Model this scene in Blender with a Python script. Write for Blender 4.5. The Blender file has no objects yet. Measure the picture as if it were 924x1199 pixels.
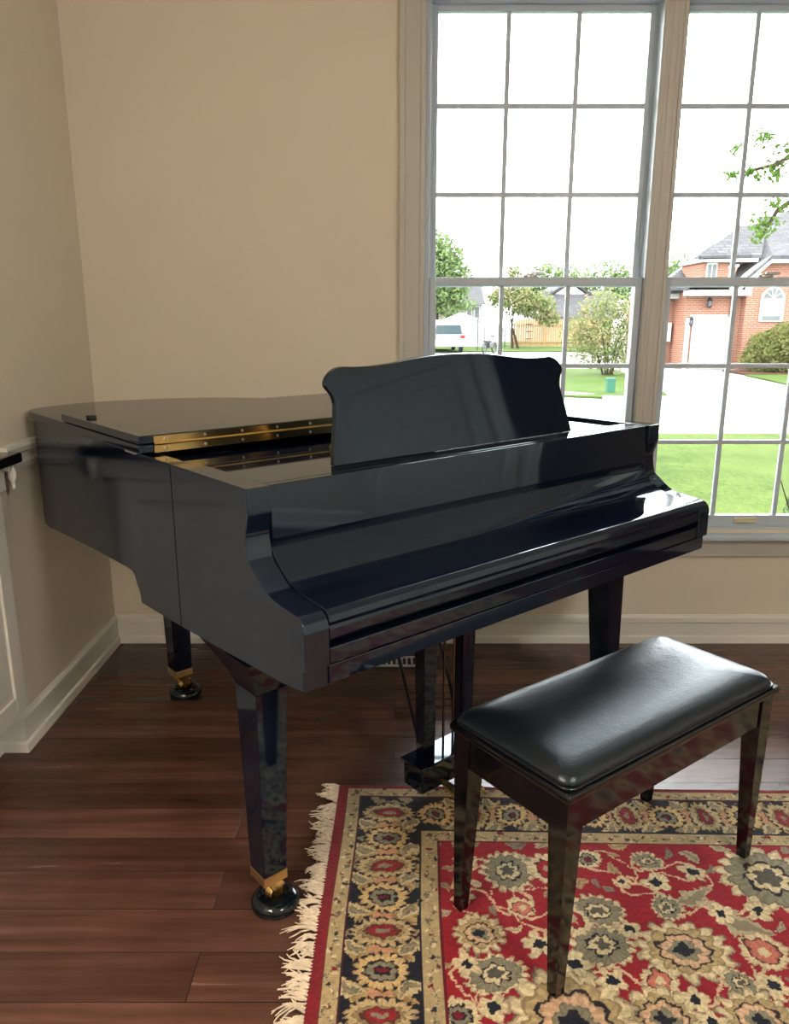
import bpy, bmesh, math, random
import numpy as np
from mathutils import Vector, Matrix
random.seed(7)
SC = bpy.context.scene
COL = SC.collection
R = math.radians
PI = math.pi

# ---------------------------------------------------------------- materials
def srgb(r, g, b):
    f = lambda c: (c/255/12.92) if c/255 <= .04045 else ((c/255+.055)/1.055)**2.4
    return (f(r), f(g), f(b), 1)

class NT:
    """small node-tree helper"""
    def __init__(s, name):
        s.m = bpy.data.materials.new(name); s.m.use_nodes = True
        s.t = s.m.node_tree; s.n = s.t.nodes; s.l = s.t.links
        s.p = s.n['Principled BSDF']; s.out = s.n['Material Output']
    def add(s, typ, **kw):
        n = s.n.new(typ)
        for k, v in kw.items():
            if k in n.inputs: n.inputs[k].default_value = v
            else: setattr(n, k, v)
        return n
    def link(s, a, b): s.l.new(a, b)
    def coords(s, scale=(1, 1, 1), rot=(0, 0, 0), kind='Object'):
        tc = s.add('ShaderNodeTexCoord'); mp = s.add('ShaderNodeMapping')
        mp.inputs['Scale'].default_value = scale; mp.inputs['Rotation'].default_value = rot
        s.link(tc.outputs[kind], mp.inputs['Vector']); return mp.outputs['Vector']
    def noise(s, vec, scale, detail=4, rough=.55):
        n = s.add('ShaderNodeTexNoise'); n.inputs['Scale'].default_value = scale
        n.inputs['Detail'].default_value = detail; n.inputs['Roughness'].default_value = rough
        s.link(vec, n.inputs['Vector']); return n
    def ramp(s, fac, stops):
        r = s.add('ShaderNodeValToRGB'); e = r.color_ramp.elements
        while len(e) < len(stops): e.new(.5)
        for i, (p, c) in enumerate(stops): e[i].position = p; e[i].color = c if len(c) == 4 else (*c, 1)
        s.link(fac, r.inputs['Fac']); return r.outputs['Color']
    def bump(s, height, strength=.3, dist=.01):
        b = s.add('ShaderNodeBump'); b.inputs['Strength'].default_value = strength
        b.inputs['Distance'].default_value = dist
        s.link(height, b.inputs['Height']); s.link(b.outputs['Normal'], s.p.inputs['Normal']); return b

def flat(name, col, rough=.5, metal=0, spec=.5, noise=0, nscale=20, bump=0, coat=0):
    t = NT(name); p = t.p
    p.inputs['Base Color'].default_value = col; p.inputs['Roughness'].default_value = rough
    p.inputs['Metallic'].default_value = metal; p.inputs['Specular IOR Level'].default_value = spec
    p.inputs['Coat Weight'].default_value = coat; p.inputs['Coat Roughness'].default_value = .03
    if noise or bump:
        v = t.coords(); n = t.noise(v, nscale)
        if noise:
            a = tuple(max(0, c*(1-noise)) for c in col[:3]); b = tuple(min(1, c*(1+noise)) for c in col[:3])
            t.link(t.ramp(n.outputs['Fac'], [(.25, a), (.75, b)]), p.inputs['Base Color'])
        if bump: t.bump(n.outputs['Fac'], bump, .01)
    return t.m

M = {}
M['wall'] = flat('beige_wall_paint', (.68, .625, .52, 1), .75, noise=.015, nscale=3, bump=.02)
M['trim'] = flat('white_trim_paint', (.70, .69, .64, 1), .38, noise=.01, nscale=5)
M['casing'] = flat('window_casing_paint', (.47, .46, .42, 1), .4, noise=.01, nscale=5)  # white trim darkened, so the backlit shade around the window is in the colour
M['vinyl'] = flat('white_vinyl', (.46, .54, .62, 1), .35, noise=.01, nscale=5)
M['ceiling'] = flat('ceiling_paint', (.8, .77, .7, 1), .85, noise=.01)
M['lacquer'] = flat('black_lacquer', (.003, .0055, .016, 1), .05, spec=.85, noise=.1, nscale=2)
M['lacquer'].node_tree.nodes['Principled BSDF'].inputs['Specular Tint'].default_value = (.64, .84, 1, 1)
M['lacquer_side'] = M['lacquer'].copy(); M['lacquer_side'].name = 'black_lacquer_side'; M['lacquer_side'].node_tree.nodes['Principled BSDF'].inputs['Roughness'].default_value = .12
M['lacquer_bench'] = flat('black_bench_lacquer', (.004, .0045, .006, 1), .09, spec=.5, noise=.1, nscale=2)
M['lacquer_bench'].node_tree.nodes['Principled BSDF'].inputs['IOR'].default_value = 1.5
M['brass'] = flat('polished_brass', (.83, .6, .24, 1), .2, metal=1, noise=.06, nscale=30)
M['brass_dull'] = flat('satin_brass', (.72, .52, .25, 1), .32, metal=1, noise=.08, nscale=40)
M['steel'] = flat('steel', (.55, .54, .52, 1), .3, metal=1, noise=.05, nscale=40)
M['dark_steel'] = flat('darkened_steel', (.16, .14, .12, 1), .25, metal=1, noise=.1, nscale=40)
M['rubber'] = flat('black_rubber', (.01, .01, .012, 1), .6, noise=.2, nscale=60)
M['cup'] = flat('black_glossy_cup', (.004, .008, .012, 1), .12, spec=.6, noise=.2, nscale=30)
M['felt'] = flat('dark_red_felt', (.07, .01, .012, 1), .9, noise=.3, nscale=90)
M['gold_plate'] = flat('gold_iron_plate', (.55, .38, .14, 1), .35, metal=.7, noise=.1, nscale=20)
M['granite'] = flat('black_granite', (.008, .008, .009, 1), .15, noise=.6, nscale=220)
M['shade'] = flat('frosted_shade', (.8, .75, .65, 1), .5, noise=.01)

def leather():
    t = NT('black_leather'); p = t.p; v = t.coords()
    p.inputs['Base Color'].default_value = (.004, .006, .010, 1)
    n1 = t.noise(v, 9, 5, .6); n2 = t.noise(v, 42, 4, .6)
    vo = t.add('ShaderNodeTexVoronoi'); vo.feature = 'DISTANCE_TO_EDGE'; vo.inputs['Scale'].default_value = 150
    t.link(v, vo.inputs['Vector'])
    mx = t.add('ShaderNodeMath', operation='MULTIPLY_ADD'); t.link(n2.outputs['Fac'], mx.inputs[0]); mx.inputs[1].default_value = .8
    mx.inputs[2].default_value = 0
    m2 = t.add('ShaderNodeMath', operation='MULTIPLY_ADD'); t.link(vo.outputs['Distance'], m2.inputs[0]); m2.inputs[1].default_value = .6
    t.link(mx.outputs[0], m2.inputs[2])
    t.bump(m2.outputs[0], .22, .004)
    rr = t.ramp(n2.outputs['Fac'], [(.3, (.29,)*3), (.7, (.32,)*3)]); t.link(rr, p.inputs['Roughness'])
    p.inputs['Specular IOR Level'].default_value = .75; p.inputs['Specular Tint'].default_value = (.72, .88, 1, 1)
    return t.m
M['leather'] = leather()

def wood_floor():
    t = NT('dark_walnut_planks'); p = t.p
    v = t.coords()
    br = t.add('ShaderNodeTexBrick'); br.offset = .37; br.squash = 1
    t.link(v, br.inputs['Vector'])
    br.inputs['Scale'].default_value = 1; br.inputs['Brick Width'].default_value = 1.15
    br.inputs['Row Height'].default_value = .127; br.inputs['Mortar Size'].default_value = .0012
    br.inputs['Mortar Smooth'].default_value = .3
    br.inputs['Color1'].default_value = (.05, .05, .05, 1); br.inputs['Color2'].default_value = (.95, .95, .95, 1)
    br.inputs['Mortar'].default_value = (0, 0, 0, 1); br.inputs['Bias'].default_value = 0
    # grain stretched along the plank
    mp = t.add('ShaderNodeMapping'); mp.inputs['Scale'].default_value = (1.6, 26, 1); t.link(v, mp.inputs['Vector'])
    addv = t.add('ShaderNodeVectorMath', operation='ADD'); t.link(mp.outputs['Vector'], addv.inputs[0])
    sc = t.add('ShaderNodeVectorMath', operation='SCALE'); t.link(br.outputs['Color'], sc.inputs[0]); sc.inputs['Scale'].default_value = 20
    t.link(sc.outputs[0], addv.inputs[1])
    g = t.noise(addv.outputs[0], 1.0, 8, .62)
    b = t.noise(v, 3.2, 3, .5)
    col = t.ramp(g.outputs['Fac'], [(.25, (.052, .024, .018)), (.5, (.098, .046, .034)), (.75, (.155, .080, .060))])
    tone = t.ramp(br.outputs['Color'], [(0, (.62, .58, .56)), (1, (1.18, 1.12, 1.08))])
    blot = t.ramp(b.outputs['Fac'], [(.3, (.78,)*3), (.7, (1.15,)*3)])
    m1 = t.add('ShaderNodeMix', data_type='RGBA', blend_type='MULTIPLY'); m1.inputs[0].default_value = 1
    t.link(col, m1.inputs[6]); t.link(tone, m1.inputs[7])
    m2 = t.add('ShaderNodeMix', data_type='RGBA', blend_type='MULTIPLY'); m2.inputs[0].default_value = 1
    t.link(m1.outputs[2], m2.inputs[6]); t.link(blot, m2.inputs[7])
    m3 = t.add('ShaderNodeMix', data_type='RGBA'); t.link(br.outputs['Fac'], m3.inputs[0])
    t.link(m2.outputs[2], m3.inputs[6]); m3.inputs[7].default_value = (.015, .007, .005, 1)
    t.link(m3.outputs[2], p.inputs['Base Color'])
    rr = t.ramp(g.outputs['Fac'], [(.3, (.19,)*3), (.8, (.30,)*3)]); t.link(rr, p.inputs['Roughness'])
    hs = t.noise(v, 1, 3, .5); mp2 = t.add('ShaderNodeMapping'); mp2.inputs['Scale'].default_value = (9, 60, 1)
    t.link(v, mp2.inputs['Vector']); t.link(mp2.outputs['Vector'], hs.inputs['Vector'])
    s1 = t.add('ShaderNodeMath', operation='MULTIPLY_ADD'); t.link(hs.outputs['Fac'], s1.inputs[0]); s1.inputs[1].default_value = .6
    inv = t.add('ShaderNodeMath', operation='MULTIPLY'); t.link(br.outputs['Fac'], inv.inputs[0]); inv.inputs[1].default_value = -1.5
    t.link(inv.outputs[0], s1.inputs[2])
    t.bump(s1.outputs[0], .35, .004)
    p.inputs['Specular IOR Level'].default_value = .5
    return t.m
M['floor'] = wood_floor()

def glass():
    t = NT('window_glass'); t.n.remove(t.p)
    tr = t.add('ShaderNodeBsdfTransparent'); tr.inputs['Color'].default_value = (.97, .985, .98, 1)
    gl = t.add('ShaderNodeBsdfGlossy'); gl.inputs['Roughness'].default_value = 0
    fr = t.add('ShaderNodeFresnel'); fr.inputs['IOR'].default_value = 1.45
    mx = t.add('ShaderNodeMixShader'); t.link(fr.outputs[0], mx.inputs[0]); t.link(tr.outputs[0], mx.inputs[1]); t.link(gl.outputs[0], mx.inputs[2])
    t.link(mx.outputs[0], t.out.inputs['Surface']); return t.m
M['glass'] = glass()

def brick(name, c1, c2, mortar, w=.22, h=.075, ms=.012, rot=(R(90), 0, 0)):
    t = NT(name); v = t.coords(rot=rot)
    b = t.add('ShaderNodeTexBrick'); t.link(v, b.inputs['Vector'])
    for k, x in (('Scale', 1), ('Brick Width', w), ('Row Height', h), ('Mortar Size', ms), ('Color1', c1), ('Color2', c2), ('Mortar', mortar)):
        b.inputs[k].default_value = x
    t.link(b.outputs['Color'], t.p.inputs['Base Color']); t.p.inputs['Roughness'].default_value = .85
    return t.m
M['brick'] = brick('red_brick', (.19, .065, .038, 1), (.14, .045, .028, 1), (.20, .15, .12, 1))
M['shingle'] = brick('grey_shingles', (.11, .11, .115, 1), (.07, .07, .078, 1), (.05, .05, .056, 1), .45, .22, .03, (0, 0, 0))
M['board'] = flat('cedar_boards', (.20, .13, .062, 1), .8, noise=.25, nscale=6)
M['white_out'] = flat('white_siding', (.34, .34, .33, 1), .6, noise=.02)
M['tan_siding'] = flat('tan_siding', (.18, .16, .12, 1), .8, noise=.04)
M['concrete'] = flat('pale_concrete', (.36, .355, .35, 1), .9, noise=.06, nscale=1.5)
M['mulch'] = flat('mulch', (.08, .035, .025, 1), .95, noise=.4, nscale=12)
M['car_white'] = flat('white_car_paint', (.3, .305, .31, 1), .25, spec=.5, noise=.01, coat=.5)
M['car_glass'] = flat('tinted_car_glass', (.03, .045, .05, 1), .1, spec=.6, noise=.1)
M['tail'] = flat('red_lamp_plastic', (.5, .04, .03, 1), .3, noise=.1)
M['green_box'] = flat('green_utility_paint', (.025, .085, .055, 1), .6, noise=.05)
M['bark'] = flat('bark', (.14, .1, .07, 1), .95, noise=.3, nscale=14, bump=.4)
M['dark_metal'] = flat('dark_metal', (.03, .03, .035, 1), .4, metal=.6, noise=.1)
M['win_dark'] = flat('reflecting_window_glass', (.3, .33, .34, 1), .1, spec=.7, noise=.1)

def grass(name, a, b, c):
    t = NT(name); v = t.coords()
    n = t.noise(v, 1.1, 3, .6); n2 = t.noise(v, 22, 6, .75)
    mp = t.add('ShaderNodeMapping'); mp.inputs['Scale'].default_value = (30, 9, 1); t.link(v, mp.inputs['Vector'])
    n3 = t.noise(mp.outputs['Vector'], 1, 5, .7)
    m = t.add('ShaderNodeMath', operation='MULTIPLY_ADD'); t.link(n2.outputs['Fac'], m.inputs[0]); m.inputs[1].default_value = .55
    m0 = t.add('ShaderNodeMath', operation='MULTIPLY'); t.link(n.outputs['Fac'], m0.inputs[0]); m0.inputs[1].default_value = .3
    m1 = t.add('ShaderNodeMath', operation='MULTIPLY_ADD'); t.link(n3.outputs['Fac'], m1.inputs[0]); m1.inputs[1].default_value = .35
    t.link(m0.outputs[0], m1.inputs[2]); t.link(m1.outputs[0], m.inputs[2])
    t.link(t.ramp(m.outputs[0], [(.50, a), (.6, b), (.70, c)]), t.p.inputs['Base Color'])
    t.p.inputs['Roughness'].default_value = .9; t.bump(n2.outputs['Fac'], .6, .04)
    return t.m
M['grass'] = grass('lawn_grass', (.032, .066, .006), (.068, .115, .012), (.115, .155, .032))
M['grass2'] = grass('far_lawn_grass', (.032, .07, .008), (.058, .105, .014), (.09, .135, .03))

def leafmat(name, a, b, c=None):
    t = NT(name); v = t.coords(); n = t.noise(v, 1.7, 5, .8)
    st = [(.3, a), (.55, b)] + ([(.7, c)] if c else [])
    t.link(t.ramp(n.outputs['Fac'], st), t.p.inputs['Base Color']); t.p.inputs['Roughness'].default_value = .7
    t.p.inputs['Specular IOR Level'].default_value = .2
    tr = t.add('ShaderNodeBsdfTranslucent'); t.link(t.ramp(n.outputs['Fac'], st), tr.inputs['Color'])
    mx = t.add('ShaderNodeMixShader'); mx.inputs[0].default_value = .35
    t.link(t.p.outputs[0], mx.inputs[1]); t.link(tr.outputs[0], mx.inputs[2]); t.link(mx.outputs[0], t.out.inputs['Surface'])
    return t.m
M['leaf'] = leafmat('green_leaves', (.04, .09, .012), (.08, .15, .03), (.14, .2, .06))
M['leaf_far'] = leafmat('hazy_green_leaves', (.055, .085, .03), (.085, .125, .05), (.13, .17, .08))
M['leaf_pink'] = leafmat('pink_and_green_leaves', (.06, .10, .03), (.12, .13, .055), (.24, .12, .10))
M['leaf_olive'] = leafmat('olive_maple_leaves', (.04, .055, .014), (.08, .09, .028), (.14, .13, .05))
M['leaf_grey'] = leafmat('grey_green_needles', (.04, .075, .035), (.09, .14, .075))

OUT = .46
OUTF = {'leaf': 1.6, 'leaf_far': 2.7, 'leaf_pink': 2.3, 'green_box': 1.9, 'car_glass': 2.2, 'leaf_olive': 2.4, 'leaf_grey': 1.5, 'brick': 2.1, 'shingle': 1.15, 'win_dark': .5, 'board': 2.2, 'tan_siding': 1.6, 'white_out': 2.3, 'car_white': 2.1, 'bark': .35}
for k in ('brick', 'shingle', 'board', 'white_out', 'tan_siding', 'concrete', 'mulch', 'car_white', 'car_glass', 'tail', 'green_box', 'bark', 'win_dark', 'grass', 'grass2', 'leaf', 'leaf_far', 'leaf_pink', 'leaf_olive', 'leaf_grey'):
    for n in M[k].node_tree.nodes:
        ff = OUT*OUTF.get(k, 1); sc = lambda c: (c[0]*ff, c[1]*ff, c[2]*ff, 1)
        if n.type == 'VALTORGB':
            for e in n.color_ramp.elements: e.color = sc(e.color)
        elif n.type == 'TEX_BRICK':
            for q in ('Color1', 'Color2', 'Mortar'): n.inputs[q].default_value = sc(n.inputs[q].default_value)
        elif n.type == 'BSDF_PRINCIPLED':
            n.inputs['Base Color'].default_value = sc(n.inputs['Base Color'].default_value); n.inputs['Specular IOR Level'].default_value *= .15
            n.inputs['Coat Weight'].default_value = 0

# ---------------------------------------------------------------- mesh helpers
def V(*a): return Vector(a)
def tagobj(o, label=None, cat=None, group=None, kind=None):
    if label: o['label'] = label
    if cat: o['category'] = cat
    if group: o['group'] = group
    if kind: o['kind'] = kind
    return o
def empty(name, loc=(0, 0, 0), rz=0, label=None, cat=None, group=None, kind=None):
    o = bpy.data.objects.new(name, None); COL.objects.link(o); o.empty_display_size = .1
    o.location = loc; o.rotation_euler = (0, 0, rz)
    return tagobj(o, label, cat, group, kind)
def link(name, bm, mat, parent=None, smooth=False, ang=35):
    bmesh.ops.recalc_face_normals(bm, faces=bm.faces)
    me = bpy.data.meshes.new(name); bm.to_mesh(me); bm.free()
    me.materials.append(mat)
    if smooth:
        for f in me.polygons: f.use_smooth = True
        me.set_sharp_from_angle(angle=R(ang))
    o = bpy.data.objects.new(name, me); COL.objects.link(o)
    if smooth:
        wn = o.modifiers.new('weighted_normal', 'WEIGHTED_NORMAL'); wn.weight = 100; wn.keep_sharp = True
    if parent: o.parent = parent
    return o
def box(bm, x0, y0, z0, x1, y1, z1, bev=0, seg=2, mat=None):
    b = bmesh.new()
    bmesh.ops.create_cube(b, size=1)
    for v in b.verts:
        v.co = V((x0+x1)/2+v.co.x*abs(x1-x0), (y0+y1)/2+v.co.y*abs(y1-y0), (z0+z1)/2+v.co.z*abs(z1-z0))
    if bev: bmesh.ops.bevel(b, geom=list(b.edges), offset=bev, segments=seg, affect='EDGES', profile=.5)
    return merge(bm, b, mat)
def merge(bm, b, mat=None):
    if mat is not None: bmesh.ops.transform(b, matrix=mat, verts=b.verts)
    bmesh.ops.recalc_face_normals(b, faces=b.faces)
    me = bpy.data.meshes.new('t'); b.to_mesh(me); b.free(); bm.from_mesh(me); bpy.data.meshes.remove(me); return bm
def bx(*a, bev=0, seg=2): return box(bmesh.new(), *a, bev=bev, seg=seg)
def prism(pts, fn0, fn1, bev=0, bm=None, seg=2):
    """pts 2D outline; fn0/fn1 map (a,b)->3D on the two caps"""
    b = bmesh.new()
    v0 = [b.verts.new(fn0(*p)) for p in pts]; v1 = [b.verts.new(fn1(*p)) for p in pts]
    b.faces.new(v0); b.faces.new(v1[::-1]); n = len(pts)
    for i in range(n): b.faces.new((v0[i], v0[(i+1) % n], v1[(i+1) % n], v1[i]))
    bmesh.ops.recalc_face_normals(b, faces=b.faces)
    if bev:
        es = [e for e in b.edges if (e.calc_face_angle(0) > R(28))]
        bmesh.ops.bevel(b, geom=es, offset=bev, segments=seg, affect='EDGES', profile=.5)
    return merge(bm, b) if bm is not None else b
def loft(rings, bm=None, cap=True):
    b = bmesh.new(); vs = [[b.verts.new(p) for p in r] for r in rings]; n = len(rings[0])
    for a, c in zip(vs, vs[1:]):
        for i in range(n): b.faces.new((a[i], a[(i+1) % n], c[(i+1) % n], c[i]))
    if cap: b.faces.new(vs[0][::-1]); b.faces.new(vs[-1])
    return merge(bm, b) if bm is not None else b
def tube(bm, pts, r, n=10):
    pts = [Vector(p) for p in pts]; rr = r if isinstance(r, (list, tuple)) else [r]*len(pts); rings = []
    for i, p in enumerate(pts):
        d = (pts[min(i+1, len(pts)-1)]-pts[max(i-1, 0)]).normalized()
        u = d.orthogonal().normalized() if i == 0 else (u-d*u.dot(d)).normalized(); w = d.cross(u)
        rings.append([p+(u*math.cos(2*PI*k/n)+w*math.sin(2*PI*k/n))*rr[i] for k in range(n)])
    return loft(rings, bm)
def lathe(prof, n=32, c=(0, 0, 0), bm=None, axis='z'):
    def f(r, z, a):
        if axis == 'z': return V(c[0]+r*math.cos(a), c[1]+r*math.sin(a), c[2]+z)
        if axis == 'y': return V(c[0]+r*math.cos(a), c[1]+z, c[2]+r*math.sin(a))
        return V(c[0]+z, c[1]+r*math.cos(a), c[2]+r*math.sin(a))
    return loft([[f(max(r, 1e-4), z, 2*PI*k/n) for k in range(n)] for r, z in prof], bm)
def joinb(*bms):
    a = bms[0]
    for b in bms[1:]: merge(a, b)
    return a
def catmull(pts, k=6, closed=False):
    pts = [Vector(p) for p in pts]; out = []; n = len(pts)
    for i in range(n if closed else n-1):
        g = (lambda j: pts[j % n]) if closed else (lambda j: pts[min(max(j, 0), n-1)])
        p0, p1, p2, p3 = g(i-1), g(i), g(i+1), g(i+2)
        for q in range(k):
            t = q/k
            out.append(.5*((2*p1)+(p2-p0)*t+(2*p0-5*p1+4*p2-p3)*t*t+(3*p1-p0-3*p2+p3)*t**3))
    if not closed: out.append(pts[-1])
    return out

# ================================================================= ROOM SHELL
WX = -1.19        # left wall
WY = 3.065        # window wall inner face
RX = 3.1          # right wall
BY = -3.4         # wall behind
CZ = 2.62
link('floor', bx(-2.2, BY-.1, -.12, RX+.1, WY+.12, 0), M['floor'])['kind'] = 'structure'
link('ceiling', bx(-2.2, BY-.1, CZ, RX+.1, WY+.12, CZ+.1), M['ceiling'])['kind'] = 'structure'
# left wall: full height beyond y=2.215, recessed toe space and a built-in below the counter nearer the camera
link('wall_left', bx(WX-.12, 2.215, 0, WX, WY, CZ), M['wall'])['kind'] = 'structure'
link('wall_left_upper', bx(WX-.12, BY, .96, WX, 2.215, CZ), M['wall'])['kind'] = 'structure'
link('wall_left_toe', bx(-1.39, .85, 0, -1.27, 2.215, .15), M['wall'])['kind'] = 'structure'
link('wall_left_near', bx(WX-.12, BY, 0, WX, .85, .96), M['wall'])['kind'] = 'structure'
link('wall_left_outer', bx(-1.80, BY, 0, -1.65, 2.4, CZ), M['wall'])['kind'] = 'structure'

# window wall with a triple window opening
OX0, OX1, OZ0, OZ1 = .10, 2.72, .50, 2.46
bm = bmesh.new()
box(bm, WX-.1, WY, 0, OX0, WY+.16, CZ); box(bm, OX1, WY, 0, RX+.1, WY+.16, CZ)
box(bm, OX0, WY, 0, OX1, WY+.16, OZ0); box(bm, OX0, WY, OZ1, OX1, WY+.16, CZ)
link('wall_back', bm, M['wall'])['kind'] = 'structure'
# wall behind the camera
link('wall_front', bx(-2.2, BY-.12, 0, RX+.12, BY, CZ), M['wall'])['kind'] = 'structure'
# right wall with a cased doorway
DY0, DY1, DZ = 2.02, 2.86, 2.08
bm = bmesh.new()
box(bm, RX, BY, 0, RX+.12, DY0, CZ); box(bm, RX, DY1, 0, RX+.12, WY, CZ); box(bm, RX, DY0, DZ, RX+.12, DY1, CZ)
box(bm, RX+1.4, .6, 0, RX+1.5, WY+.2, CZ); box(bm, RX+.1, .6, -.1, RX+1.5, WY+.2, 0); box(bm, RX+.1, .6, CZ, RX+1.5, WY+.2, CZ+.1); box(bm, RX+.12, .6, 0, RX+1.5, .7, CZ)
box(bm, RX+.12, WY, 0, RX+1.5, WY+.12, CZ)
link('wall_right', bm, M['wall'])['kind'] = 'structure'
bm = bmesh.new()
for y0, y1, z0, z1 in ((DY0-.1, DY0, 0, DZ+.1), (DY1, DY1+.1, 0, DZ+.1), (DY0, DY1, DZ, DZ+.1)):
    box(bm, RX-.022, y0, z0, RX, y1, z1, .004); 
    box(bm, RX-.03, y0+.015 if y1-y0 < .2 else y0, z0, RX-.02, y1-.05 if y1-y0 < .2 else y1, z1-.03, .003)
box(bm, RX, DY0-.01, 0, RX+.12, DY0+.015, DZ); box(bm, RX, DY1-.015, 0, RX+.12, DY1+.01, DZ); box(bm, RX, DY0, DZ-.015, RX+.12, DY1, DZ)
for y0, y1, z0, z1 in ((.93, 1.03, 0, 2.1), (1.79, 1.89, 0, 2.1), (1.03, 1.79, 2.0, 2.1)):
    box(bm, RX-.024, y0, z0, RX, y1, z1, .004); box(bm, RX-.034, y0+(.06 if y1 < 1.2 else .012) if y1-y0 < .2 else y0, z0, RX-.02, y0+(.088 if y1 < 1.2 else .04) if y1-y0 < .2 else y1, z1 if y1-y0 < .2 else z0+.03, .004)
link('trim_1', bm, M['trim'])['kind'] = 'structure'
bm = bx(RX-.012, 1.03, .01, RX, 1.79, 2.0, bev=.002)
for y0, y1 in ((1.12, 1.37), (1.45, 1.70)):
    for z0, z1 in ((.2, .85), (1.0, 1.55), (1.68, 1.9)):
        for a in ((y0, y0+.012, z0, z1), (y1-.012, y1, z0, z1), (y0, y1, z0, z0+.012), (y0, y1, z1-.012, z1)): box(bm, RX-.02, a[0], a[2], RX-.01, a[1], a[3], .002)
dr = link('door_1', bm, M['trim']); dr['kind'] = 'structure'
link('door_handle', lathe([(0, 0), (.025, 0), (.025, -.01), (.01, -.015), (.01, -.04), (.026, -.05), (.026, -.065), (0, -.07)], 20, (RX-.012, 1.10, .95), axis='x'), M['brass_dull'], dr, True)
# baseboards -------------------------------------------------------
BASE = [(0, 0), (.022, 0), (.022, .008), (.019, .028), (.012, .034), (.012, .088), (.017, .094), (.016, .112), (.007, .118), (.004, .124), (0, .124)]
def run_profile(prof, path, name, mat=None):
    """sweep a (out,z) profile along a floor path with outward normal on the right-hand side, mitred"""
    P2 = [Vector(p) for p in path]; rings = []
    for i, p in enumerate(P2):
        def nrm(a, b): d = (b-a).normalized(); return V(d.y, -d.x)
        if i == 0: m = nrm(P2[0], P2[1])
        elif i == len(P2)-1: m = nrm(P2[-2], P2[-1])
        else:
            a, b = nrm(P2[i-1], P2[i]), nrm(P2[i], P2[i+1]); m = (a+b); m = m/(m.dot(a))
        rings.append([V(p.x+m.x*o, p.y+m.y*o, z) for o, z in prof])
    o = link(name, loft(rings), mat or M['trim'], smooth=True, ang=25); o['kind'] = 'structure'; return o
run_profile(BASE, [(-1.27, .9), (-1.27, 2.215), (WX, 2.215), (WX, WY), (RX-.001, WY)], 'baseboard_left')
run_profile(BASE, [(RX, WY-.03), (RX, DY1+.1)], 'baseboard_right')
run_profile(BASE, [(RX, .93), (RX, BY)], 'baseboard_right_near')
RAIL = [(0, .885), (.010, .887), (.014, .905), (.009, .918), (.012, .935), (.024, .944), (.027, .958), (.022, .968), (0, .970)]
run_profile(RAIL, [(WX, 2.285), (WX, WY), (.015, WY)], 'trim_3')

# built-in white cabinet with black counter at the left edge of the view
cab = empty('base_cabinet', (-1.3, 1.55, .155), 0, 'white built-in base cabinet with raised panel door against the left wall', 'cabinet')
def C(b): bmesh.ops.transform(b, matrix=Matrix.Translation((1.3, -1.55, -.155)), verts=b.verts); return b
link('body', C(bx(-1.6, .9, .155, -1.172, 2.2, .85)), M['trim'], cab)
bm = bx(-1.60, .88, .85, -1.155, 2.235, .925, bev=.004); link('cornice', C(bm), M['trim'], cab)
def panel_door(y0, y1, z0, z1, x):
    b = bmesh.new(); fw = .065
    box(b, x, y0, z0, x+.012, y1, z1, .002)
    for a in ((y0, y0+fw, z0, z1), (y1-fw, y1, z0, z1), (y0+fw, y1-fw, z0, z0+fw), (y0+fw, y1-fw, z1-fw, z1)):
        box(b, x+.010, a[0], a[2], x+.02, a[1], a[3], .003)
    box(b, x+.010, y0+fw+.02, z0+fw+.02, x+.017, y1-fw-.02, z1-fw-.02, .004)
    return b
link('door', C(panel_door(1.57, 2.195, .16, .845, -1.172)), M['trim'], cab)
link('door', C(panel_door(.92, 1.55, .16, .845, -1.172)), M['trim'], cab)
bm = lathe([(.0, -.042), (.005, -.040), (.007, -.030), (.005, -.023), (.009, -.016), (.013, -.005), (.013, .01), (.009, .022), (.006, .03), (.0, .032)], 20, (-1.146, 2.262, .89))
box(bm, WX, 2.24, .905, -1.142, 2.28, .925, .003)
link('corbel', C(bm), M['trim'], cab, True)
ct = link('countertop', bx(-1.62, .86, .926, WX+.068, 2.29, .957, bev=.007, seg=3), M['granite'])
tagobj(ct, 'black stone countertop slab on the white cabinet at left edge', 'countertop')

# floor register
fv = empty('floor_vent', (.015, 2.86, 0), 0, 'small white floor register on the dark planks behind the piano pedals', 'vent')
bm = bmesh.new()
for a in ((-.15, -.045, .15, -.033), (-.15, .033, .15, .045), (-.15, -.033, -.138, .033), (.138, -.033, .15, .033)): box(bm, a[0], a[1], 0, a[2], a[3], .006, .001)
link('frame', bm, M['vinyl'], fv)
bm = bmesh.new()
for k in range(14): box(bm, -.132+k*.0203, -.033, .001, -.124+k*.0203, .033, .005)
link('louvre', bm, M['steel'], fv)

# unseen ceiling lamp behind the camera, added as fill light for the room -----------------------------------
cl = empty('ceiling_lamp', (1.5, -.6, CZ), 0, 'round frosted ceiling lamp behind the viewer', 'lamp')
link('base', lathe([(0, 0), (.12, 0), (.12, -.02), (.0, -.02)], 32), M['brass_dull'], cl, True)
t = NT('lit_frosted_glass'); e = t.p
e.inputs['Emission Color'].default_value = (1, .93, .84, 1); e.inputs['Emission Strength'].default_value = 190
link('shade', lathe([(.0, -.02), (.15, -.02), (.17, -.05), (.14, -.09), (.07, -.115), (0, -.12)], 32), t.m, cl, True)

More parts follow.
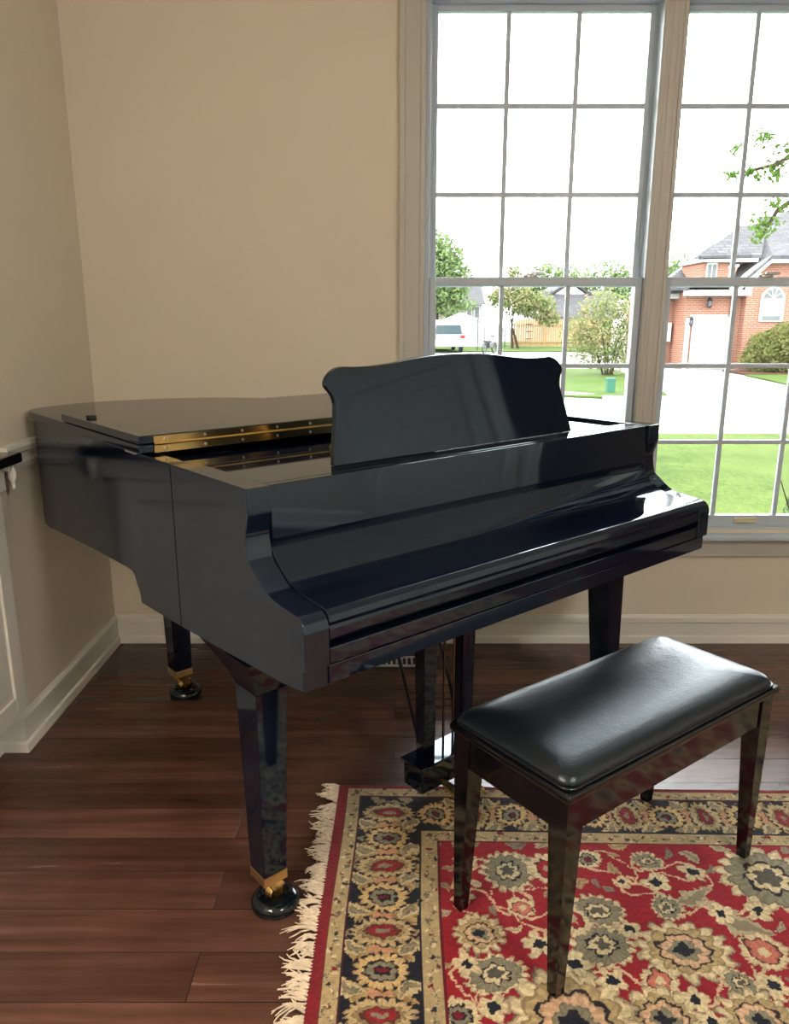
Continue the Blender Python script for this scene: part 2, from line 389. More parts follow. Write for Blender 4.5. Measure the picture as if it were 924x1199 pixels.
# floor lamp behind the viewer
fl = empty('floor_lamp', (-.78, .42, 0), 0, 'brass floor lamp with a cream drum shade behind the viewer', 'lamp')
link('base', lathe([(0, 0), (.14, 0), (.14, .012), (.02, .03), (0, .03)], 32), M['brass_dull'], fl, True)
bm = bmesh.new(); tube(bm, [(0, 0, .03), (0, 0, 1.45)], .011, 10); link('pole', bm, M['brass_dull'], fl, True)
t = NT('lit_lamp_shade'); t.p.inputs['Emission Color'].default_value = (1, .84, .66, 1); t.p.inputs['Emission Strength'].default_value = 20
link('lamp_shade', lathe([(.20, 1.36), (.15, 1.66), (.0, 1.66), (.0, 1.655), (.148, 1.655), (.197, 1.36)], 40), t.m, fl, True)

# ================================================================= WINDOWS
def quadframe(bm, x0, x1, z0, z1, y0, y1, l, r, b, t, bev=.003):
    box(bm, x0, y0, z0, x0+l, y1, z1, bev); box(bm, x1-r, y0, z0, x1, y1, z1, bev)
    box(bm, x0+l, y0, z0, x1-r, y1, z0+b, bev); box(bm, x0+l, y0, z1-t, x1-r, y1, z1, bev)
def muntins(bm, gx0, gx1, gz0, gz1, yc, w=.017, d=.008):
    px, pz = (gx1-gx0)/3, (gz1-gz0)/3
    for i in (1, 2):
        x = gx0+px*i; box(bm, x-w/2, yc-d, gz0, x+w/2, yc+d, gz1, .0025)
        z = gz0+pz*i; box(bm, gx0, yc-d+.001, z-w/2, gx1, yc+d-.001, z+w/2, .0025)
for k in range(3):
    g0 = .160+k*.905; g1 = g0+.766
    w = empty(f'window_{k+1}', (g0, WY, .5)); w['kind'] = 'structure'
    T = Matrix.Translation((-g0, -WY, -.5))
    def put(name, b, mat, par=w, T=T):
        bmesh.ops.transform(b, matrix=T, verts=b.verts); return link(name, b, mat, par)
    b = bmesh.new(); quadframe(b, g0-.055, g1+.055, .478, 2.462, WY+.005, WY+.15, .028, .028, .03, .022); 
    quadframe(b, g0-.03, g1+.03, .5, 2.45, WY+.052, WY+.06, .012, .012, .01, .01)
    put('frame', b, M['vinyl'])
    # lower sash (inner track)
    b = bmesh.new(); quadframe(b, g0-.026, g1+.026, .506, 1.499, WY+.012, WY+.045, .026, .026, .05, .032)
    muntins(b, g0, g1, .556, 1.467, WY+.03); put('lower_sash', b, M['vinyl'])
    put('glass', bx(g0, WY+.029, .556, g1, WY+.031, 1.467), M['glass'])
    # upper sash (outer track)
    b = bmesh.new(); quadframe(b, g0-.026, g1+.026, 1.465, 2.45, WY+.062, WY+.095, .026, .026, .034, .03)
    muntins(b, g0, g1, 1.499-.005, 2.42, WY+.078); put('upper_sash', b, M['vinyl'])
    put('glass', bx(g0, WY+.077, 1.495, g1, WY+.079, 2.42), M['glass'])
    # sash lock on the meeting rail, lift on the bottom rail
    cx = (g0+g1)/2
    b = lathe([(0, 0), (.03, 0), (.03, .008), (.022, .013), (0, .014)], 24, (cx-.02, WY+.03, 1.499)); box(b, cx-.02, WY+.02, 1.507, cx+.035, WY+.032, 1.519, .004)
    put('sash_lock', b, M['steel'])
    for lx in ((g0+.255, ) if k == 0 else (g0+.385,)):
        b = bx(lx-.048, WY+.002, .524, lx+.048, WY+.013, .548, bev=.004); box(b, lx-.038, WY-.006, .528, lx+.038, WY+.004, .535, .003)
        put('sash_lift', b, flat('ivory_lift', (.62, .56, .4, 1), .4, noise=.02) if k == 0 else bpy.data.materials['ivory_lift'])
# casing, mullion posts, sill and apron
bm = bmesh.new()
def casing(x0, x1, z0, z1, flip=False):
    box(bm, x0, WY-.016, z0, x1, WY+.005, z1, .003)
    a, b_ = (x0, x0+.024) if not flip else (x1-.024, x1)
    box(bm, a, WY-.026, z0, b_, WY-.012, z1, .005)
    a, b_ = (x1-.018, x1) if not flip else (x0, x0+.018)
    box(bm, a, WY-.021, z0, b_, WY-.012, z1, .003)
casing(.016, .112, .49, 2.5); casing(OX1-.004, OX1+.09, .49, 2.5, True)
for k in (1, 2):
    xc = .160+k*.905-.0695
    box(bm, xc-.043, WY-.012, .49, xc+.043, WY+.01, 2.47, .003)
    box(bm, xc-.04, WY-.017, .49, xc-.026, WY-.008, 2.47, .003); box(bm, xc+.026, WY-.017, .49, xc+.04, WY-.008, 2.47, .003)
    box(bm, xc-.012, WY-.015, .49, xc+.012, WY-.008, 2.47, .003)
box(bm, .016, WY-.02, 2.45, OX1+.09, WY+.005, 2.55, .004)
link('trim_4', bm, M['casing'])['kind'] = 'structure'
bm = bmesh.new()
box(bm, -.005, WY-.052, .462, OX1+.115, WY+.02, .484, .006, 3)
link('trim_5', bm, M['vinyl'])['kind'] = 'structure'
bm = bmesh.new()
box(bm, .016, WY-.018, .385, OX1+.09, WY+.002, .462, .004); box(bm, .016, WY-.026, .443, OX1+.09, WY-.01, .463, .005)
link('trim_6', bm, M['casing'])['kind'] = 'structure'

# ================================================================= GRAND PIANO
PX, PY, PPHI = -.16196, 1.27741, R(40.1248)
PW = 1.4236
pno = empty('grand_piano', (PX, PY, 0), PPHI, 'glossy black grand piano with closed key lid, folded lid front and raised music desk', 'piano')
L_ = M['lacquer']
def e_s(s0, s1):   # extrude an outline in the (t,z) plane along s
    return (lambda a, b: V(s0, a, b)), (lambda a, b: V(s1, a, b))
def e_z(z0, z1): return (lambda a, b: V(a, b, z0)), (lambda a, b: V(a, b, z1))
AF = [(.184, 1.035), (.183, .985), (.190, .962), (.196, .940), (.192, .905), (.184, .885), (.161, .867), (.137, .850), (.113, .839), (.07, .832), (.029, .828), (.012, .823), (.003, .812), (-.001, .797)]
def arm_front():  # smooth the scroll of the arm
    pts = [V(a, b, 0) for a, b in AF[:1]] + list(catmull([V(a, b, 0) for a, b in AF[1:]], 4))
    return [(p.x, p.y) for p in pts]
ARM = arm_front() + [(-.001, .724), (.006, .722), (.006, .682), (.085, .673), (.322, .659), (.497, .650), (.521, .649), (.521, 1.035)]
g = prism(ARM, *e_s(0, .055), bev=.0022); link('left_arm', g, M['lacquer_side'], pno, True, 25)
ARMR = arm_front() + [(-.001, .724), (.012, .724), (.012, .70), (.521, .665), (.521, 1.035)]
g = prism(ARMR, *e_s(PW-.055, PW), bev=.0022); link('right_arm', g, L_, pno, True, 25)
# spine side with the stepped lower edge
SP = [(.5235, .649), (.63, .644), (.748, .640), (.757, .641), (.760, .660), (.766, .674), (.776, .684), (.780, .690), (.786, .703), (.802, .713), (.829, .715), (1.10, .706), (1.45, .688), (1.50, .683), (1.53, .688), (1.53, 1.035), (.5235, 1.035)]
g = prism(SP, *e_s(0, .04), bev=.0018); link('spine_side', g, M['lacquer_side'], pno, True, 25)
# tail and bent side
RIMO = [(0, 1.53), (.004, 1.56), (.022, 1.592), (.06, 1.622), (.145, 1.658), (.24, 1.675), (.34, 1.665), (.48, 1.628), (.63, 1.551), (.76, 1.42), (.86, 1.295), (.957, 1.15), (1.04, .99), (1.12, .86), (1.235, .75), (1.34, .69), (PW-.02, .64), (PW, .60), (PW, .5235)]
ro = catmull([V(a, b, 0) for a, b in RIMO], 4)
ri = []
for i, p in enumerate(ro):
    d = (ro[min(i+1, len(ro)-1)]-ro[max(i-1, 0)]).normalized(); ri.append(p+V(d.y, -d.x, 0)*.04)
b = bmesh.new(); rows = []
for p, q in zip(ro, ri): rows.append([b.verts.new((p.x, p.y, .688)), b.verts.new((p.x, p.y, 1.035)), b.verts.new((q.x, q.y, 1.035)), b.verts.new((q.x, q.y, .688))])
for a, c in zip(rows, rows[1:]):
    for i in range(4): b.faces.new((a[i], a[(i+1) % 4], c[(i+1) % 4], c[i]))
b.faces.new(rows[0]); b.faces.new(rows[-1][::-1])
link('bent_side', b, L_, pno, True, 40)
# soundboard / bottom, iron plate
inner = [(p.x, p.y) for p in ri] + [(PW-.05, .30), (.05, .30), (.05, 1.5)]
g = prism(inner, *e_z(.80, .815)); link('soundboard', g, M['board'], pno)
g = prism([(.06, .62), (PW-.06, .62), (PW-.06, .66), (1.1, .84), (.9, 1.16), (.6, 1.5), (.3, 1.6), (.08, 1.5)], *e_z(.86, .875)); link('iron_plate', g, M['gold_plate'], pno)
bm = bmesh.new()
for t0 in (.75, 1.0, 1.25): box(bm, .045, t0, .70, 1.0 if t0 < 1.1 else .75, t0+.06, .80)
box(bm, .045, .50, .672, PW-.05, .56, .80)
link('beam', bm, L_, pno)
# key bed and slip
link('key_bed', bx(.055, .004, .684, PW-.012, .52, .722, bev=.002), L_, pno)
link('key_slip', bx(.0555, .002, .7245, PW-.0555, .03, .757, bev=.003), L_, pno)
link('key_frame', bx(.056, .035, .722, PW-.056, .50, .79), L_, pno)
# closed key lid (fallboard)
FB = [(.192, 1.034), (.190, .985), (.190, .925), (.196, .914), (.197, .905), (.190, .899), (.176, .883), (.160, .868), (.137, .852), (.113, .842), (.07, .836), (.03, .833), (.012, .829), (.003, .82), (.0005, .808), (.003, .800), (.0, .795), (.0, .777), (.004, .770), (.03, .768), (.21, .80), (.21, 1.034)]
g = prism(FB, *e_s(.0565, PW-.0565), bev=.0012); link('key_lid', g, L_, pno, True, 22)
# ledge and music shelf behind it
bm = bx(.0555, .2115, 1.012, PW-.0555, .262, 1.034, bev=.0015); link('desk_ledge', bm, L_, pno)
bm = bx(.0555, .2645, 1.004, PW-.0555, .5, 1.026, bev=.0015); box(bm, .0555, .5025, 1.004, PW-.0555, .64, 1.026, .0015)
link('music_shelf', bm, L_, pno)
for s in (.06, PW-.1): link('shelf_rail', bx(s, .30, .98, s+.04, .62, 1.004), L_, pno)
# music desk
hw = [(.4265, 1.0268), (.418, 1.07), (.411, 1.10), (.401, 1.145), (.399, 1.165), (.404, 1.182), (.4165, 1.198), (.4165, 1.210), (.406, 1.224), (.388, 1.236), (.366, 1.2415), (.34, 1.2405), (.29, 1.240), (.225, 1.244), (.15, 1.2525), (.075, 1.2585), (0, 1.260)]
half = [(p.x, p.y) for p in catmull([V(a, z, 0) for a, z in hw], 3)]
outl = [(PW/2+.001-a, z) for a, z in half] + [(PW/2+.001+a, z) for a, z in half[::-1][1:]]
kd = .22
fd = lambda off: (lambda a, z: V(a, .297+(z-1.03)*kd+off, z))
g = prism(outl, fd(0), fd(.016), bev=.002); link('music_desk', g, L_, pno, True, 30)
for s in (.42, 1.0):
    bm = bmesh.new(); tube(bm, [(s, .50, 1.03), (s, .345, 1.16)], .005, 8); link('desk_prop', bm, M['brass_dull'], pno)
# lid: main part and folded front flap
LO = [(-.014, .655), (-.014, 1.50), (-.008, 1.56), (.012, 1.60), (.055, 1.636), (.145, 1.676), (.24, 1.693), (.34, 1.683), (.48, 1.646), (.64, 1.566), (.775, 1.43), (.875, 1.305), (.972, 1.16), (1.055, 1.0), (1.135, .87), (1.25, .77), (1.35, .71), (PW+.012, .655)]
sm = catmull([V(a, b, 0) for a, b in LO[1:]], 4)
lo = [(LO[0][0], LO[0][1])] + [(p.x, p.y) for p in sm]
g = prism(lo, *e_z(1.039, 1.060), bev=.004, seg=3); link('main_lid', g, L_, pno, True, 30)
FO = [(-.012, .655), (-.012, 1.21), (PW+.012, 1.21), (PW+.012, .655)]
g = prism([(-.012, .655), (-.012, 1.215), (.02, 1.235), (PW-.2, 1.235), (PW-.2, .655)][:4] + [(PW+.012, 1.10), (PW+.012, .655)], *e_z(1.062, 1.082), bev=.003, seg=3); flap = link('folded_lid_flap', g, L_, pno, True, 30)
# piano hinge in brass
bm = bmesh.new(); box(bm, .022, .651, 1.0645, PW-.02, .6552, 1.0795); box(bm, .022, .651, 1.0405, PW-.02, .6552, 1.0575)
tube(bm, [(.022, .650, 1.0611), (PW-.02, .650, 1.0611)], .0034, 8)
hg = link('piano_hinge', bm, M['brass'], pno)
for k in range(14):
    for z in (1.072, 1.049):
        b = lathe([(0, -.0012), (.0032, -.0012), (.0036, 0), (0, .0005)], 10, (.05+k*.103, .6505, z), axis='y'); link('screw', b, M['steel'], hg, True)
b = bx(.012, 1.055, 1.082, .034, 1.078, 1.0895, bev=.002); link('lid_bumper', b, M['rubber'], pno)
for t0 in (.70, 1.50):
    b = bmesh.new(); tube(b, [(-.006, t0, 1.0365), (-.006, t0+.055, 1.0365)], .0042, 10); box(b, -.003, t0+.004, 1.033, .004, t0+.05, 1.037)
    link('lid_hinge', b, M['steel'], pno, True)
# legs
def leg(s0, s1, t0, t1, S0, S1, T0, T1, z1=.60, knee=None):
    b = loft([[V(s0, t0, .115), V(s1, t0, .115), V(s1, t1, .115), V(s0, t1, .115)], [V(S0, T0, z1), V(S1, T0, z1), V(S1, T1, z1), V(S0, T1, z1)]])
    bmesh.ops.bevel(b, geom=list(b.edges), offset=.0015, segments=2, affect='EDGES')
    lg = link('leg', b, L_, pno)
    if knee:
        # bracket that flares out and backwards from the leg up to the key bed
        o = 1 if S0 < .5 else -1; out = lambda d: (S0-d if o == 1 else S0, S1 if o == 1 else S1+d)
        rings = []
        for z, tb, d in ((z1, T1, 0), (z1+.018, T1+.012, .005), (z1+.038, T1+.034, .012), (z1+.058, T1+.066, .020), (z1+.078, T1+.105, .027), (.656, T1+.125, .031)):
            a0, a1 = out(d); rings.append([V(a0, T0-d, z), V(a1, T0-d, z), V(a1, tb, z), V(a0, tb, z)])
        k = loft(rings); link('leg_bracket', k, L_, lg)
        a0, a1 = (S0+.01, .34) if o == 1 else (PW-.34, S1-.01)
        link('leg_plate', bx(a0, T1+.06, .628, a1, T1+.19, .672, bev=.002), L_, lg)
    cs, cst = (s0+s1)/2, (t0+t1)/2
    fe = bx(s0-.001, t0-.001, .092, s1+.001, t1+.001, .115, bev=.001); link('ferrule', fe, M['brass_dull'], lg)
    b = bmesh.new(); rot = Matrix.Translation((cs, cst, 0)) @ Matrix.Rotation(R(-75), 4, 'Z')
    box(b, -.010, -.016, .084, .010, .016, .093, .002, mat=rot)
    for sx in (-.017, .012):
        prf = [(-.018, .086), (.016, .086), (.026, .060), (.028, .046), (.022, .034), (.010, .032), (.004, .044), (-.010, .070)]
        q = prism(prf, lambda a, z, sx=sx: V(sx, a, z), lambda a, z, sx=sx: V(sx+.005, a, z), bev=.001); merge(b, q, rot)
    link('caster_fork', b, M['brass'], lg)
    b = lathe([(0, -.010), (.012, -.011), (.024, -.0105), (.026, -.007), (.026, .007), (.024, .0105), (.012, .011), (0, .010)], 28, (0, .018, .041), axis='x'); bmesh.ops.transform(b, matrix=rot, verts=b.verts)
    link('caster_wheel', b, M['brass'], lg, True)
    return lg, cs, cst
lg, a, b_ = leg(.030, .090, .242, .303, .033, .110, .245, .335, z1=.57, knee=True)
legs = [(a, b_)]
lg, a, b_ = leg(PW-.090, PW-.030, .242, .303, PW-.110, PW-.033, .245, .335, z1=.57, knee=True); legs.append((a, b_))
lg, a, b_ = leg(.330, .394, 1.358, 1.420, .322, .402, 1.346, 1.430, z1=.70); legs.append((a, b_))
ELL = Matrix.Rotation(PPHI, 3, 'Z')
for (a, b_), lab in zip(legs, ('black caster cup under the near front leg of the piano', 'black caster cup under the far front leg of the piano, behind the bench', 'black caster cup under the rear leg of the piano by the left wall')):
    fw = ELL @ V(a, b_, 0); fo = ELL @ (Matrix.Rotation(R(-75), 3, 'Z') @ V(0, .018, 0))
    c = empty('caster_cup', (PX+fw.x+fo.x, PY+fw.y+fo.y, 0), 0, lab, 'caster cup', 'caster cups')
    link('dish', lathe([(0, 0), (.050, 0), (.056, .004), (.0575, .012), (.055, .022), (.048, .029), (.040, .031), (.034, .026), (.028, .017), (0, .0145)], 44), M['cup'], c, True)
    tagobj(c)
# lyre
ly = link('pedal_lyre', bx(.576, .312, .055, .852, .392, .128, bev=.004), L_, pno)
link('lyre_cap', bx(.568, .306, .128, .860, .398, .140, bev=.003), L_, ly)
link('lyre_block', bx(.60, .32, .612, .83, .42, .668, bev=.003), L_, ly)
for s in (.612, .762):
    b = loft([[V(s, .345, .14), V(s+.040, .345, .14), V(s+.040, .378, .14), V(s, .378, .14)], [V(s-.004, .343, .612), V(s+.046, .343, .612), V(s+.046, .388, .612), V(s-.004, .388, .612)]])
    link('post', b, L_, ly)
for s in (.668, .706, .744):
    b = bmesh.new(); tube(b, [(s, .366, .14), (s, .366, .66)], .0036, 8); link('pedal_rod', b, M['dark_steel'], ly)
for s in (.632, .795):
    b = bmesh.new(); tube(b, [(s, .385, .15), (s, .58, .66)], .0055, 8); link('brace', b, M['dark_metal'], ly)
for s in (.648, .714, .780):
    pts = [(s, .33, .072), (s, .30, .073), (s, .27, .069), (s, .235, .060), (s, .215, .055)]
    hwid = [.009, .009, .014, .018, .014]
    b = loft([[V(p[0]-w, p[1], p[2]-.004), V(p[0]+w, p[1], p[2]-.004), V(p[0]+w*.9, p[1], p[2]+.004), V(p[0]-w*.9, p[1], p[2]+.004)] for p, w in zip(pts, hwid)])
    link('pedal', b, M['brass'], ly, True, 60)

# ================================================================= BENCH
BW, BD = .755, .345
BN = V(.3235, 1.247, 0)     # near top corner of the frame
BA = R(36.3)
bch = empty('piano_bench', (BN.x, BN.y, 0), BA, 'black piano bench with padded leather seat and tapered legs on the rug', 'bench')
LB = M['lacquer_bench']
def rrect(x0, y0, x1, y1, r, z, n=6):
    out = []
    for cx, cy, a0 in ((x1-r, y0+r, -90), (x1-r, y1-r, 0), (x0+r, y1-r, 90), (x0+r, y0+r, 180)):
        for k in range(n+1):
            a = R(a0+90*k/n); out.append(V(cx+r*math.cos(a), cy+r*math.sin(a), z))
    return out
link('top_frame', loft([rrect(.004, .004, BW-.004, BD-.004, .004, .468), rrect(0, 0, BW, BD, .006, .473), rrect(0, 0, BW, BD, .006, .484), rrect(.004, .004, BW-.004, BD-.004, .006, .489)]), LB, bch, True, 50)
rings = []
for ins, z in ((.012, .488), (.009, .496), (.011, .505), (.018, .513), (.032, .520), (.055, .525), (.09, .528), (.14, .5295)):
    rings.append(rrect(ins, ins, BW-ins, BD-ins, max(.012, .03), z, 8))
b = loft(rings); link('seat_cushion', b, M['leather'], bch, True, 80)
b = bmesh.new(); pth = rrect(.0085, .0085, BW-.0085, BD-.0085, .022, .4925, 8); tube(b, pth+[pth[0]], .0028, 6); link('seat_piping', b, M['leather'], bch, True, 80)
for nm, a in (('apron', (.05, .014, BW-.05, .032)), ('apron', (.05, BD-.032, BW-.05, BD-.014)), ('apron', (.014, .05, .032, BD-.05)), ('apron', (BW-.032, .05, BW-.014, BD-.05))):
    link(nm, bx(a[0], a[1], .392, a[2], a[3], .4695, bev=.001), LB, bch)
for i, (cx, cy) in enumerate(((0, 0), (BW, 0), (BW, BD), (0, BD))):
    sx = 1 if cx == 0 else -1; sy = 1 if cy == 0 else -1
    o = .010
    def sq(w, z, q): 
        xs = sorted((cx+sx*(o+q), cx+sx*(o+q+w))); ys = sorted((cy+sy*(o+q), cy+sy*(o+q+w)))
        return [V(xs[0], ys[0], z), V(xs[1], ys[0], z), V(xs[1], ys[1], z), V(xs[0], ys[1], z)]
    b = loft([sq(.022, .009, .005), sq(.024, .013, .004), sq(.046, .392, 0), sq(.046, .4695, 0)])
    bmesh.ops.bevel(b, geom=[e for e in b.edges if e.calc_face_angle(0) > .5], offset=.001, segments=1, affect='EDGES')
    link('leg', b, LB, bch)

# ================================================================= RUG
rng = np.random.default_rng(11)
RW, RD, RES = 2.45, 1.72, .002
NX, NY = int(RW/RES), int(RD/RES)
XX, YY = np.meshgrid((np.arange(NX)+.5)*RES, (np.arange(NY)+.5)*RES)
def vnoise(cell, seed):
    g = np.random.default_rng(seed); h, w = int(RD/cell)+3, int(RW/cell)+3; a = g.random((h, w))
    fx, fy = XX/cell, YY/cell; ix, iy = fx.astype(int), fy.astype(int); tx, ty = fx-ix, fy-iy
    tx = tx*tx*(3-2*tx); ty = ty*ty*(3-2*ty)
    return (a[iy, ix]*(1-tx)+a[iy, ix+1]*tx)*(1-ty)+(a[iy+1, ix]*(1-tx)+a[iy+1, ix+1]*tx)*ty
WXn = XX+(vnoise(.005, 5)-.5)*.004+(vnoise(.012, 1)-.5)*.008+(vnoise(.03, 2)-.5)*.008
WYn = YY+(vnoise(.005, 6)-.5)*.004+(vnoise(.012, 3)-.5)*.008+(vnoise(.03, 4)-.5)*.008
C_ = lambda *a: np.array(srgb(*a)[:3])
RED, DRED, CREAM, TAN, NAVY, GREY, GOLD, ROSE, BROWN = C_(148, 18, 38), C_(105, 16, 34), C_(205, 190, 152), C_(170, 150, 108), C_(20, 24, 38), C_(128, 124, 104), C_(190, 150, 80), C_(196, 120, 100), C_(84, 46, 40)
IMG = np.zeros((NY, NX, 3)); IMG[:] = RED
SG = vnoise(.01, 21)[..., None]
def win(cx, cy, r):
    x0, x1 = max(0, int((cx-r)/RES)), min(NX, int((cx+r)/RES)+1); y0, y1 = max(0, int((cy-r)/RES)), min(NY, int((cy+r)/RES)+1)
    return (slice(y0, y1), slice(x0, x1)) if x1 > x0 and y1 > y0 else None
CLIP = np.ones((NY, NX), bool)
def blob(cx, cy, rx, ry, rot, col, lobes=0, amp=0, ph=0, point=0):
    s = win(cx, cy, max(rx, ry)*1.5)
    if s is None: return
    dx, dy = WXn[s]-cx, WYn[s]-cy; c, q = math.cos(rot), math.sin(rot)
    u, v = (dx*c+dy*q)/rx, (-dx*q+dy*c)/ry; r = np.hypot(u, v); th = np.arctan2(v, u)
    bd = 1+(amp*(np.abs(np.cos(lobes*th/2+ph))-.55) if lobes else 0)
    if point: bd = bd*(1+point*np.exp(-(th/.35)**2))
    m = (r < bd) & CLIP[s]; shade = 1+.16*np.cos(th*max(lobes, 3)*2+3*r)*(r > .25)
    IMG[s][m] = (np.asarray(col)[None, None, :]*shade[..., None])[m]
    if lobes and max(rx, ry) > .02:
        m = (r < bd) & (r > bd*.93) & CLIP[s]; IMG[s][m] = np.asarray(col)*.62+BROWN*.2
def rosette(cx, cy, r, kind=0, rot=0, asp=1.0, base=None):
    rx, ry = r*asp, r; b = base if base is not None else CREAM
    ol = NAVY if kind in (0, 3) else BROWN
    if kind == 0:      # scalloped palmette, dark outlined heart
        blob(cx, cy, rx*1.04, ry*1.04, rot, ol*.6+b*.4, 15, .24, .2); blob(cx, cy, rx, ry, rot, b, 15, .24, .2); blob(cx, cy, rx*.8, ry*.8, rot, TAN, 11, .2); blob(cx, cy, rx*.6, ry*.6, rot, ol, 9, .2)
        blob(cx, cy, rx*.53, ry*.53, rot, ROSE*.4+CREAM*.6, 9, .2); blob(cx, cy, rx*.34, ry*.34, rot, GREY, 6, .3); blob(cx, cy, rx*.2, ry*.2, rot, ol, 4, .5)
    elif kind == 1:    # grey palmette
        blob(cx, cy, rx, ry, rot, b, 17, .22, .4); blob(cx, cy, rx*.84, ry*.84, rot, GREY, 13, .16); blob(cx, cy, rx*.5, ry*.5, rot, NAVY, 8, .3)
        blob(cx, cy, rx*.42, ry*.42, rot, CREAM, 8, .3); blob(cx, cy, rx*.26, ry*.26, rot, NAVY*.6+GREY*.4, 5, .4)
    elif kind == 2:    # red-hearted flower
        blob(cx, cy, rx, ry, rot, b, 14, .26, .1); blob(cx, cy, rx*.64, ry*.64, rot, BROWN, 9, .12); blob(cx, cy, rx*.56, ry*.56, rot, RED, 8, .2); blob(cx, cy, rx*.3, ry*.22, rot, CREAM*.6+NAVY*.4, 6, .5)
    elif kind == 3:    # navy-eyed ring flower
        blob(cx, cy, rx, ry, rot, b, 18, .28); blob(cx, cy, rx*.66, ry*.66, rot, NAVY, 12, .2); blob(cx, cy, rx*.56, ry*.56, rot, GREY, 8, .25); blob(cx, cy, rx*.34, ry*.34, rot, NAVY, 8, .2); blob(cx, cy, rx*.2, ry*.3, rot, DRED)
    elif kind == 4:    # small star flower
        blob(cx, cy, rx, ry, rot, b, 5, .5); blob(cx, cy, rx*.42, ry*.42, rot, NAVY, 4, .4)
    elif kind == 5:    # pomegranate
        blob(cx, cy, rx, ry, rot, b, 13, .2); blob(cx, cy, rx*.68, ry*.66, rot, BROWN, 7, .1, 0, .3); blob(cx, cy, rx*.6, ry*.58, rot, ROSE*.8+RED*.2, 7, .12, 0, .25); blob(cx, cy, rx*.25, ry*.2, rot, CREAM, 5, .4)
def leaf(cx, cy, ln, wd, rot, col=None, vein=None):
    s = win(cx, cy, ln*.75)
    if s is None: return
    col = TAN if col is None else col
    dx, dy = WXn[s]-cx, WYn[s]-cy; c, q = math.cos(rot), math.sin(rot)
    u = (dx*c+dy*q)/ln+.5; v = (-dx*q+dy*c)/wd-.35*np.sin(u*PI)+.2
    w = np.clip(np.sin(np.clip(u, 0, 1)*PI)**.7, 0, 1)*(1-.35*np.abs(np.modf(u*6)[0]-.5)*2)*.6
    m = (np.abs(v) < w) & (u > 0) & (u < 1) & CLIP[s]; IMG[s][m] = col
    m2 = (np.abs(v) < w*.5) & (u > .15) & (u < .9) & CLIP[s]; IMG[s][m2] = (col*.55+GREY*.45) if vein is None else vein
    m3 = (np.abs(v) < .07) & (u > .1) & (u < .95) & CLIP[s]; IMG[s][m3] = col*.5+BROWN*.5
def vine(pts, wd=.0045, col=None):
    col = ROSE*.25+CREAM*.75 if col is None else col
    P3 = catmull([V(a, b, 0) for a, b in pts], 12)
    for p in P3:
        s = win(p.x, p.y, .03)
        if s is None: continue
        m = (np.hypot(WXn[s]-p.x, WYn[s]-p.y) < wd) & CLIP[s]; IMG[s][m] = col
# border geometry (distance from the edges)
BL, BR_ = .166, 0
DX = np.minimum(XX, RW-XX); DYb = np.minimum(YY, RD-YY)
def band(a0, a1, b0, b1): return (DX >= a0) & (DYb >= b0), (DX >= a1) & (DYb >= b1)
def ringmask(a0, b0, a1, b1): return ((DX >= a0) & (DYb >= b0)) & ~((DX >= a1) & (DYb >= b1))
g1 = ringmask(.030, .018, .068, .055); mb = ringmask(.068, .055, .240, .205); g2 = ringmask(.240, .205, .284, .246); fld = (DX >= .288) & (DYb >= .250)
IMG[:] = RED*.9; IMG[(DX < .03) | (DYb < .018)] = C_(122, 26, 38)
IMG[g1 | g2] = C_(168, 150, 112); IMG[mb] = NAVY
# ------ field
CLIP = fld
rp = lambda x, y: (x-(-.166), 2.008-y-(x+.166)*.0)   # photo floor position -> rug position
FIELD = [(.648, 1.411, .078, 0, 1.25), (.82, 1.411, .05, 5, 1), (.471, 1.421, .058, 1, 1.2), (.65, 1.619, .03, 4, 1), (.65, 1.539, .038, 1, 1), (.542, 1.468, .024, 4, 1), (.652, 1.696, .032, 1, 1.2), (.564, 1.619, .02, 4, 1),
         (.932, 1.640, .105, 1, 1.1), (.485, 1.525, .05, 1, 1.2), (.418, 1.496, .038, 2, 1.3), (.567, 1.33, .036, 5, 1.1), (.733, 1.325, .036, 1, 1), (.798, 1.319, .03, 4, 1), (.55, 1.238, .072, 0, 1.1), (.738, 1.238, .07, 0, 1.1),
         (.37, 1.225, .125, 0, 1.0), (.625, 1.287, .028, 4, 1), (.643, 1.234, .024, 4, 1), (.186, 1.689, .03, 3, 1), (.290, 1.652, .07, 1, .9), (.175, 1.566, .024, 4, 1), (.205, 1.450, .055, 0, 1.0), (.226, 1.34, .05, 1, 1.4), (.169, 1.363, .026, 4, 1), (.112+.03, 1.238, .04, 3, 1), (.215, 1.257, .028, 4, 1),
         (.40, 1.66, .05, 2, 1.2), (.40, 1.37, .034, 4, 1), (.31, 1.53, .032, 5, 1), (.33, 1.42, .03, 4, 1), (.77, 1.52, .028, 4, 1), (.86, 1.53, .03, 4, 1), (.75, 1.66, .028, 4, 1), (.50, 1.70, .03, 3, 1.2), (.95, 1.40, .035, 2, 1), (.88, 1.26, .035, 3, 1), (.47, 1.33, .026, 4, 1)]
far = []
for _ in range(4000):
    x, y = rng.uniform(.3, RW-.3), rng.uniform(.27, RD-.27)
    if x < 1.22 and y < .84: continue
    r = rng.choice([.026, .035, .055, .08], p=[.45, .25, .2, .1])
    if all(math.hypot(x-q[0], y-q[1]) > (r+q[2])*1.35 for q in far): far.append((x, y, r, {.026: 4, .035: int(rng.choice([2, 5, 3])), .055: 1, .08: 0}[float(r)], 1.1))
allf = [(*rp(a, b), r, k, asp) for a, b, r, k, asp in FIELD]+far
